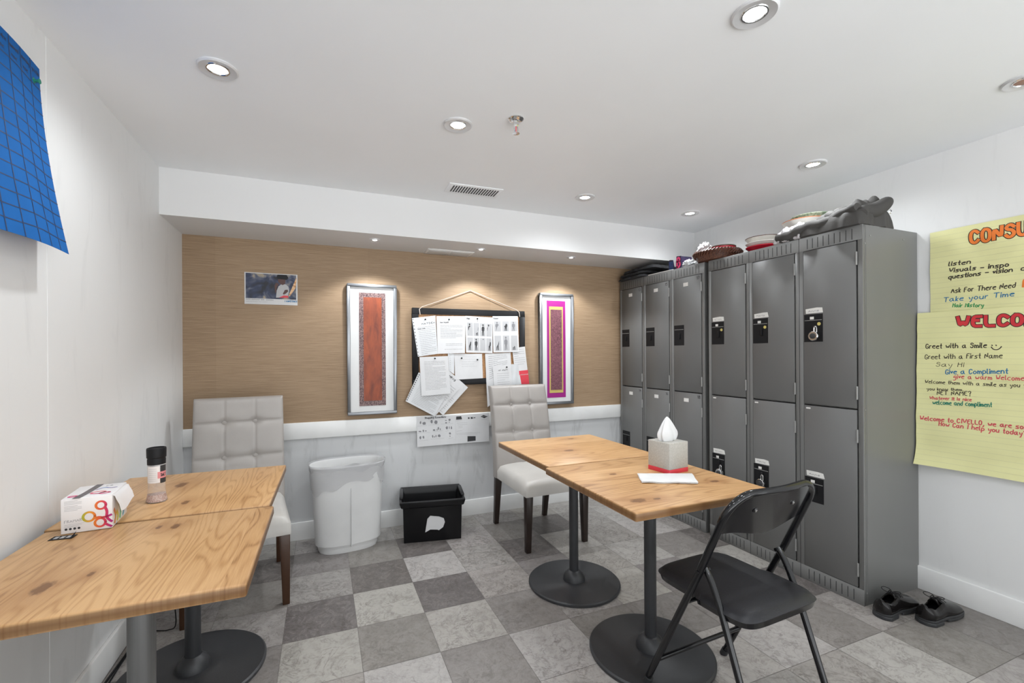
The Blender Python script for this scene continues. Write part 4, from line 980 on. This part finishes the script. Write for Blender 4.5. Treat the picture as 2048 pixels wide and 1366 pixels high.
# foil box
e = empty('foil_box', (-.703, 1.680, .704), math.radians(5), 'white box of hair foil sheets printed with colourful rings, on the left near table', 'box')
BWd, BD, BHt = .116, .148, .100
MB().box(0, BWd, 0, BD, 0, BHt).build('carton', 'boxwhite', e, bevel=.0012)
fmf = lambda k: (lambda u, v: (u * BWd, -k, v * BHt))
rg = gradient('ring_gradient', 'x', [(0, (.35, .42, .03)), (.25, (.75, .32, .03)), (.5, (.75, .13, .03)), (.75, (.62, .03, .10)), (1, (.35, .02, .25))], .4)
m = MB(); asp = BHt / BWd
def rc(cu, cv, ro): ribbon(m, [(cu + ro * math.cos(a) , cv + ro / asp * math.sin(a)) for a in [k * 2 * math.pi / 40 for k in range(41)]], .055, fmf(.0006))
rc(.775, .72, .098); rc(.54, .42, .115); rc(.76, .21, .105)
for pts in ([(.63, .34), (.72, .38), (.80, .35)], [(.86, .64), (.90, .52), (.885, .36), (.92, .28), (.99, .20)], [(.80, .35), (.90, .36), (.98, .40)], [(.86, .16), (.92, .10), (.98, .06)]): ribbon(m, chaikin(pts, 3), .06, fmf(.0007))
m.build('ring_logo', rg, e)
m = MB()
for k in range(7): ribbon(m, [(.07, .93 - .042 * k - (.02 if k > 2 else 0)), (.2, .932 - .042 * k - (.02 if k > 2 else 0)), (.30 + (.1 if k % 3 else .02), .935 - .042 * k - (.02 if k > 2 else 0))], .010, fmf(.0005))
for k in range(3): ribbon(m, [(.07, .26 - .035 * k), (.25, .262 - .035 * k), (.45 - .05 * k, .265 - .035 * k)], .006, fmf(.0005))
write(m, 'FRAMAR', (.07, .31), (.40, .33), .075, .010, fmf(.0005), .02, 0); m.build('printed_text', 'lightink', e)
m = MB()
for k in range(4):
    cu = .10 + .082 * k; m.add([fmf(.0005)(cu + .028 * math.cos(a), .13 + .034 * math.sin(a)) for a in [j * math.pi / 6 for j in range(12)]], [tuple(range(12))])
m.build('social_icons', 'ink', e)
ftm = lambda k: (lambda u, v: (u * BWd, v * BD, BHt + k))
m = MB(); ribbon(m, [(.30, .03), (.36, .35), (.42, .97)], .16, ftm(.0008)); m.build('dispenser_slot', plain('dark_violet_film', (.02, .012, .03), .15), e)
m = MB(); rc2 = lambda cu, cv, ro: ribbon(m, [(cu + ro * math.cos(a), cv + ro * .6 * math.sin(a)) for a in [k * 2 * math.pi / 30 for k in range(31)]], .05, ftm(.0006))
rc2(.62, .30, .14); rc2(.78, .22, .10); rc2(.16, .18, .08); ribbon(m, chaikin([(.5, .55), (.62, .72), (.75, .6), (.9, .62)], 3), .04, ftm(.0006)); m.build('top_ring_print', gradient('ring_gradient_top', 'y', [(0, (.7, .05, .25)), (.5, (.75, .15, .15)), (1, (.05, .25, .6))], .4), e)
m = MB(); write(m, 'FS', (.62, .80), (.75, .80), .05, .012, ftm(.0006), .02, 0); m.build('top_text', 'greyink', e)
# side print and torn flap
m = MB()
for k, (v, h) in enumerate(((.15, .55), (.32, .40), (.5, .62), (.7, .35))): ribbon(m, chaikin([(v * BD, .01), (v * BD + .012, h * .05), (v * BD - .006, h * .09)], 3), .012, lambda u, v: (BWd + .0006, u, v))
m.build('side_ring_print', gradient('side_gradient', 'y', [(0, (.7, .08, .08)), (.35, (.7, .6, .05)), (.6, (.1, .5, .2)), (1, (.1, .3, .6))], .4), e)
MB().slab(4, 8, lambda u, v: (BWd + .001 + .020 * u, .004 + v * (BD - .012) + .004 * math.sin(u * 9), BHt - .055 * u * u * .9 - .004 - .006 * math.sin(v * 5) * u), lambda u, v: (BWd + .020 * u, .004 + v * (BD - .012) + .004 * math.sin(u * 9), BHt - .055 * u * u * .9 - .0048 - .006 * math.sin(v * 5) * u)).build('open_flap', 'boxwhite', e, smooth=True)
# small black swatch card
p = on('z', .705, 95, 1081); p2 = on('z', .705, 143, 1076); p3 = on('z', .705, 150, 1067); an = math.atan2(p2.y - p.y, p2.x - p.x); L_ = (p2 - p).length
e = empty('swatch_card', (p.x, p.y, .7035), an, 'small black card with three pale windows beside the foil box', 'card')
MB().box(0, L_, 0, .030, 0, .0012).build('card', 'blk', e)
for k in range(3): MB().box(L_ * (.14 + .27 * k), L_ * (.14 + .27 * k + .17), .007, .023, .001, .0015).build('window', 'lightink', e)
MB().prism([(L_ * .9, .002), (L_ * 1.04, .004), (L_ * 1.03, .02)], lambda u, v: (u, v, .001 + (v - .002) * .7), lambda u, v: (u, v, .0015 + (v - .002) * .7)).build('lifted_tab', 'blk', e)
# knot filler in the near left table is part of its wood

# ================================================================== ON THE LOCKERS
ZT = 1.8315
def cloth(x0, x1, y0, y1, hf, mt, name, par=None, nu=48, nv=48, z=ZT, edge=.5):
    def f(u, v, k):
        X = x0 + (x1 - x0) * u; Y = y0 + (y1 - y0) * v; wob = .010
        X += wob * hn(v * 9, u * 2) * (abs(u * 2 - 1) ** 3); Y += wob * hn(u * 8, 3 + v) * (abs(v * 2 - 1) ** 3)
        ed = max(0, (1 - abs(u * 2 - 1) ** 5) * (1 - abs(v * 2 - 1) ** 7)) ** edge
        if k: return (X, Y, .003 + hf(u, v) * ed)
        return (X + (.012 if u < .5 else -.012) * abs(u * 2 - 1), Y, 0.0)
    return MB().slab(nu, nv, lambda u, v: f(u, v, 1), lambda u, v: f(u, v, 0)).build(name, mt, par, smooth=True, angle=75)
# grey garment heap on near bank: u = x, v = y (0 near end)
e = empty('grey_garment', (2.385, 1.345, ZT), 0, 'crumpled grey garment with its far end coloured as lit, heaped on the near locker bank', 'garment')
def hg(u, v):
    base = .052 + .105 * (1 - v) ** 1.3 * (.35 + .65 * min(1, u * 1.6)) + .02 * u
    s_ = u * 1.3 + v * 1.0
    fold = .022 * math.sin(9 * (u * .55 + v * 1.1) + 1.8 * hn(u * 3, v * 4)) + .013 * math.sin(17 * (u * .8 - v * .55) + 2 * hn(v * 5, u * 3)) + .007 * math.sin(31 * (u + v * .4) + 3 * hn(u * 6, v * 6))
    return max(.03, base + fold * (.55 + .6 * (1 - v)))
cloth(-.006, .275, -.004, .41, hg, 'greycl', 'body', e, 80, 90)
# sleeve roll across the front and a loop at the near end
sl = []
for k in range(30):
    t_ = k / 29; sl.append((.018 + .015 * math.sin(t_ * 5), .02 + .40 * t_, .030 + .058 * (1 - t_) ** 1.5 + .006 * math.sin(t_ * 13)))
MB().tube(sl, [.020 + .010 * math.sin(3.1 * k / 29) + .003 * math.sin(k * 1.3) for k in range(30)], 18).build('sleeve', 'greycl', e, smooth=True)
sl = [(.03 + .20 * t_, .012 + .02 * math.sin(t_ * 6), .052 + .075 * t_ + .008 * math.sin(t_ * 9)) for t_ in [k / 19 for k in range(20)]]
MB().tube(sl, [.016 + .022 * math.sin(math.pi * (.15 + .8 * k / 19)) for k in range(20)], 18).build('collar_roll', 'greycl', e, smooth=True)
sl = [(.05 + .17 * t_, .15 + .05 * math.sin(t_ * 4) , .085 + .05 * t_ + .006 * math.sin(t_ * 11)) for t_ in [k / 19 for k in range(20)]]
MB().tube(sl, [.012 + .018 * math.sin(math.pi * (.1 + .85 * k / 19)) for k in range(20)], 18).build('fold', 'greycl', e, smooth=True)
cloth(-.004, .10, .26, .445, lambda u, v: .068 + .012 * hn(u * 5, v * 7) + .02 * (1 - v), 'whitecl', 'pale_lit_end', e, 36, 40)  # far end of the grey cloth, strong light painted in as a pale colour
MB().ring([(.012, 0), (.009, .002), (.009, -.002)], n=20).build('metal_ring', 'chrome', e, smooth=True).matrix_local = Matrix.Translation((.262, .01, .09)) @ Matrix.Rotation(math.pi / 2, 4, 'X')
def plate(x, y, z, r_, mt, label, h=.018, name='plate', cat='plate', grp='plates stacked on the lockers', tilt=(0, 0), rim=None):
    o = empty(name, (x, y, z), 0, label, cat, grp); o.rotation_euler = (tilt[0], tilt[1], 0)
    MB().lathe([(r_ * .5, 0), (r_ * .55, .003), (r_ * .9, h * .75), (r_, h), (r_ * .99, h + .002), (r_ * .88, h * .85), (r_ * .5, .005), (.001, .005)], n=48).build('dish', mt, o, smooth=True)
    if rim: MB().ring([(r_ * 1.001, h - .001), (r_ * 1.004, h + .003), (r_ * .97, h + .0035), (r_ * .96, h)], n=48).build('painted_rim', rim, o, smooth=True)
    return o
px_, py_ = 2.70, 1.815
plate(px_, py_, ZT, .11, 'porc', 'cream plate at the bottom of the stack behind the grey garment', .050)
plate(px_, py_, ZT + .046, .11, 'porc', 'cream plate second from the bottom behind the grey garment', .052)
plate(px_ - .01, py_ + .0, ZT + .100, .115, 'porc', 'shallow bowl with an orange rim, in the stack behind the grey garment', .068, rim='terra')
plate(px_, py_ - .03, ZT + .148, .10, 'green', 'green glazed dish topmost on the stack behind the grey garment', .042, rim='green')
# plate stack mid bank
px_, py_ = 2.60, 2.015
wk = empty('wicker_mat', (px_, py_, ZT), 0, 'dark flat wicker tray under the cream and red plates', 'tray', 'dark wicker trays on the near lockers')
MB().lathe([(.10, 0), (.112, .006), (.117, .012), (.108, .012), (.001, .008)], n=48).build('tray', 'wicker', wk, smooth=True)
plate(px_, py_, ZT + .012, .100, 'tin', 'red plate at the bottom of the small stack on the near lockers', .040, rim='tin')
plate(px_ - .002, py_ - .006, ZT + .036, .105, 'porc', 'cream plate in the middle of the small stack on the near lockers', .040)
plate(px_ + .004, py_ + .004, ZT + .064, .102, 'porc', 'cream plate with dark brown rim on top of the small stack', .045, rim='wicker')
# wicker basket with red tin
bx_, by_ = 2.505, 2.285
e = empty('wicker_basket', (bx_, by_, ZT), 0, 'low round dark wicker basket with a braided rim on the near lockers', 'basket')
MB().lathe([(.10, .0), (.120, .008), (.142, .050), (.144, .060), (.136, .060), (.115, .014), (.001, .008)], n=56).build('bowl', 'wicker', e, smooth=True)
m = MB()
for k in range(44):
    a = k * 2 * math.pi / 44; a2 = a + .22
    m.tube([(.142 * math.cos(a), .142 * math.sin(a), .040), (.152 * math.cos((a + a2) / 2), .152 * math.sin((a + a2) / 2), .060), (.140 * math.cos(a2), .140 * math.sin(a2), .074)], .0065, 6)
m.build('braided_rim', 'wicker', e, smooth=True)
e = empty('red_tin', (bx_ - .005, by_ - .045, ZT + .062), 0, 'round red tin with a dark lid sitting in the wicker basket', 'tin')
MB().lathe([(.078, .0), (.080, .002), (.080, .028)], n=48).build('can', 'tin', e, smooth=True, angle=40)
MB().lathe([(.083, .028), (.084, .034), (.080, .036), (.001, .037)], n=48).build('lid', 'wicker', e, smooth=True)
m = MB(); 
for a0 in (2.3, 2.9, 3.5, 4.1, 4.7): write(m, 'biscuit', (a0, 0), (a0 + .45, 0), .008, .0014, lambda u, v: (.0806 * math.cos(u), .0806 * math.sin(u), .012 + v), .02, 0) if False else ribbon(m, [(a0 + i * .09, 0) for i in range(6)], .004, lambda u, v: (.0806 * math.cos(u), .0806 * math.sin(u), .016 + v))
m.build('white_band', 'offw', e)
# crumpled white bag + clear bag
def crumple(name, c, r_, mt, label, cat, sz=(1, 1, 1), seed=0, k=.25):
    m = MB(); nu, nv = 40, 24; vs = []
    for j in range(nv + 1):
        ph = math.pi * j / nv
        for i in range(nu):
            th_ = 2 * math.pi * i / nu; d = 1 + k * hn(th_ * 2 + seed, ph * 4, seed) + k * .5 * hn(math.cos(th_) * 7, ph * 9 + seed); x, y, z = r_ * d * math.sin(ph) * math.cos(th_) * sz[0], r_ * d * math.sin(ph) * math.sin(th_) * sz[1], r_ * d * math.cos(ph) * sz[2]
            vs.append((x, y, max(z, -r_ * sz[2] * .55)))
    m.add(vs, [(j * nu + i, (j + 1) * nu + i, (j + 1) * nu + (i + 1) % nu, j * nu + (i + 1) % nu) for j in range(nv) for i in range(nu)])
    o = tag(m.build(name, mt, None, smooth=True, angle=40), label, cat); o.location = (c[0], c[1], c[2] + r_ * sz[2] * .55); return o
crumple('paper_bag', (2.50, 2.385, ZT + .060), .060, 'whitecl', 'crumpled white bag in the far side of the wicker basket', 'bag', (.9, .75, 1.0), 2, .22)
crumple('plastic_bag', (2.44, 2.475, ZT), .040, MT['film'] if False else 'sleeve', 'small clear crumpled plastic bag beside the purple printed box', 'bag', (.9, 1.1, .8), 5, .3)
# printed box with notch
e = empty('printed_box', (2.42, 2.530, ZT), 0, 'small navy and pink open cardboard box on the far lockers', 'box')
m = MB(); q = [(0, 0), (0, .085), (.042, .100), (.045, .085), (.048, .085) if False else (.050, .030), (.062, .030), (.078, .078), (.115, .082), (.12, .085), (.12, 0)]
q = [(.0, .0), (.0, .092), (.045, .096), (.052, .022), (.066, .022), (.080, .076), (.112, .082), (.125, .078), (.125, 0)]
m.prism(q, lambda u, v: (0, u, v), lambda u, v: (.003, u, v)); m.build('front_panel', 'purple', e)
MB().box(.003, .10, 0, .003, 0, .09).build('side_panel', 'purple', e); MB().box(.003, .10, .122, .125, 0, .078).build('side_panel', 'purple', e); MB().box(.10, .103, 0, .125, 0, .075).build('back_panel', 'purple', e)
MB().box(.003, .10, .003, .122, 0, .065).build('contents', 'white', e)
m = MB(); write(m, 'B', (-.038, .014), (-.010, .014), .068, .014, lambda u, v: (-.0008, -u, v), .02, 0); m.build('pink_letter', 'hotpink', e)
m = MB()
for k in range(5): ribbon(m, [(.078 , .062 - .012 * k), (.10, .062 - .012 * k), (.119, .062 - .012 * k)], .003, lambda u, v: (-.0006, u, v))
m.build('fine_print', 'blue', e)
# flat magazine
e = empty('magazine', (2.405, 2.60, ZT), .02, 'thin dark magazine lying at the locker edge between cloth pile and printed box', 'magazine')
MB().box(0, .20, 0, .26, 0, .006).build('pages', 'offw', e); MB().box(-.001, .20, -.001, .261, .006, .0075).build('cover', 'dkcl', e)
# charcoal cloth stack
for k, (lab_, x0_, y0_, y1_, th_) in enumerate((('charcoal folded cloth at the bottom of the pile on the far lockers', 2.362, 2.88, 3.20, .024), ('charcoal folded cloth in the middle of the pile on the far lockers', 2.372, 2.87, 3.195, .024), ('charcoal folded cloth topmost of the pile, reaching toward the printed box', 2.39, 2.80, 3.17, .030))):
    e = empty('folded_cloth', (x0_, y0_, ZT + .0285 * k), 0, lab_, 'cloth', 'charcoal cloths piled on the far lockers')
    cloth(0, .30, 0, y1_ - y0_, lambda u, v, k=k, th_=th_: th_ + .0022 * hn(u * 6 + k, v * 6), 'dkcl', 'fabric', e, 30, 30, edge=.25)

# ================================================================== SHOES
def shoe(x, y, ang, label, mirror=1):
    e = empty('lace_up_shoe', (x, y, 0), ang, label, 'shoe', 'pair of black lace up shoes')
    L = .272     # heel at 0, toe at +x
    def halfw(t): return (.036 + .010 * math.sin(math.pi * min(1, t * 1.15)) ** 1 if t < .35 else .044 + .009 * math.sin(math.pi * (t - .35) / .75))
    def wid(t):
        base = .034 + .018 * (1 / (1 + math.exp(-(t - .45) * 9)))
        end = min(1, (t / .08)) ** .5 if t < .08 else (max(0, 1 - ((t - .80) / .2) ** 2) ** .5 if t > .80 else 1)
        waist = 1 - .12 * math.exp(-((t - .42) / .12) ** 2)
        return base * end * waist
    def sole(z0, z1, t0, t1, g_=0):
        n = 26; out = []
        for k in range(n + 1): t_ = t0 + (t1 - t0) * k / n; out.append((t_ * L, -(wid(t_) + g_) + .004 * mirror * math.sin(t_ * 3)))
        for k in range(n, -1, -1): t_ = t0 + (t1 - t0) * k / n; out.append((t_ * L, (wid(t_) + g_) + .004 * mirror * math.sin(t_ * 3)))
        return MB().prism(out, lambda u, v: (u, v, z0), lambda u, v: (u, v, z1))
    sole(.016, .030, .002, .998, .004).build('sole', 'rubber', e, bevel=.003)
    sole(0, .017, .002, .30, .005).build('heel', 'rubber', e, bevel=.003)
    sole(.004, .017, .44, .95, .003).build('tread', 'rubber', e, bevel=.003)
    nt, na = 34, 24; m = MB(); vs = []
    def top(t):
        if t < .30: return .088 - .010 * t / .3 - .010 * math.exp(-((t - .2) / .08) ** 2)
        if t < .45: return .078 + .010 * math.sin((t - .30) / .15 * math.pi * .5)
        return .088 - .048 * ((t - .45) / .55) ** .8 - (.026 * max(0, (t - .85) / .15) ** 2)
    for i in range(nt + 1):
        t_ = .012 + .972 * i / nt; W3_ = wid(t_) * .98; H3 = top(t_)
        for k in range(na + 1):
            a = math.pi * k / na; y_ = W3_ * math.cos(a) * (1 - .18 * math.sin(a)); z_ = .028 + (H3 - .028) * math.sin(a) ** .75
            vs.append((t_ * L, y_ + .004 * mirror * math.sin(t_ * 3), z_))
    fs = []
    for i in range(nt):
        for k in range(na):
            t_ = .012 + .972 * (i + .5) / nt; a = math.pi * (k + .5) / na
            if t_ < .42 and math.sin(a) > .80 + (.0 if t_ > .04 else .3): continue       # ankle opening
            b = i * (na + 1) + k; fs.append((b, b + 1, b + na + 2, b + na + 1))
    fs.append(tuple(range(na, -1, -1)))
    m.add(vs, fs)
    o = m.build('upper', 'leathb', e, smooth=True, angle=60); sd = o.modifiers.new('t', 'SOLIDIFY'); sd.thickness = .0035; sd.offset = -1
    sole(.030, .034, .03, .45, -.004).build('insole', 'shoein', e)
    # tongue and laces
    MB().slab(6, 8, lambda u, v: (L * (.33 + .20 * v), (u - .5) * .040, .094 - .012 * v - .018 * (u * 2 - 1) ** 2 + .002), lambda u, v: (L * (.33 + .20 * v), (u - .5) * .040, .090 - .012 * v - .018 * (u * 2 - 1) ** 2)).build('tongue', 'leathb', e, smooth=True)
    m = MB()
    for k in range(4):
        t_ = .40 + .055 * k; z_ = top(t_) + .004; m.tube([(L * t_, -.021, z_ - .008), (L * (t_ + .02), 0, z_ + .002), (L * (t_ + .01), .021, z_ - .008)], .0016, 6)
    c0 = Vector((L * .37, 0, .096))
    for s_ in (-1, 1):
        m.tube([c0 + Vector((.022 * math.sin(a) * .9 - .004, s_ * (.020 * (1 - math.cos(a)) * .9), .012 * math.sin(a * .5))) for a in [k * 2 * math.pi / 14 for k in range(14)]], .0016, 6)
        m.tube([c0, c0 + Vector((.02, s_ * .015, .0)), c0 + Vector((.035, s_ * .028, -.016))], .0015, 6)
    m.build('laces', 'blk', e, smooth=True)
    MB().tube([(.004, -.012, .060), (.001, 0, .062), (.004, .012, .060)], .002, 6).build('heel_tab', 'leathb', e, smooth=True)
shoe(2.355, 1.255, .06, 'black leather lace up shoe next to the locker side, left one of the pair', 1)
shoe(2.480, 1.155, .05, 'black leather lace up shoe nearer the right wall, right one of the pair', -1)

# ================================================================== CABLES under the left tables
def cord(pts, r_, label):
    q = [Vector(p) for p in pts]; sm = []
    for k in range(len(q) - 1):
        for t_ in range(8):
            p0, p1, p2, p3 = q[max(0, k - 1)], q[k], q[k + 1], q[min(len(q) - 1, k + 2)]; tt = t_ / 8
            sm.append(.5 * ((2 * p1) + (-p0 + p2) * tt + (2 * p0 - 5 * p1 + 4 * p2 - p3) * tt ** 2 + (-p0 + 3 * p1 - 3 * p2 + p3) * tt ** 3))
    sm.append(q[-1]); tag(MB().tube(sm, r_, 8).build('power_cord', 'blk', None, smooth=True), label, 'cable', 'black cables under the left tables')
cord([(-.762, 1.30, .007), (-.758, 1.65, .006), (-.755, 2.05, .006), (-.745, 2.30, .006), (-.742, 2.6, .006)], .0042, 'thick black power cord along the left baseboard behind the grey column')
cord([(-.735, 1.25, .005), (-.742, 1.7, .005), (-.738, 1.95, .005), (-.742, 2.25, .005), (-.728, 2.5, .005)], .003, 'thin black cord lying next to the thick one along the left baseboard')
cord([(-.60, 2.26, .670), (-.61, 2.27, .45), (-.60, 2.30, .25), (-.60, 2.36, .05), (-.64, 2.40, .004), (-.70, 2.42, .004)], .0025, 'thin black cable hanging down behind the left far table')
e = empty('plug_adapter', (-.712, 1.80, .0), .05, 'black power adapter brick on the floor by the left baseboard', 'power adapter')
MB().box(-.016, .016, -.04, .04, 0, .026).build('casing', 'blk', e, bevel=.004)
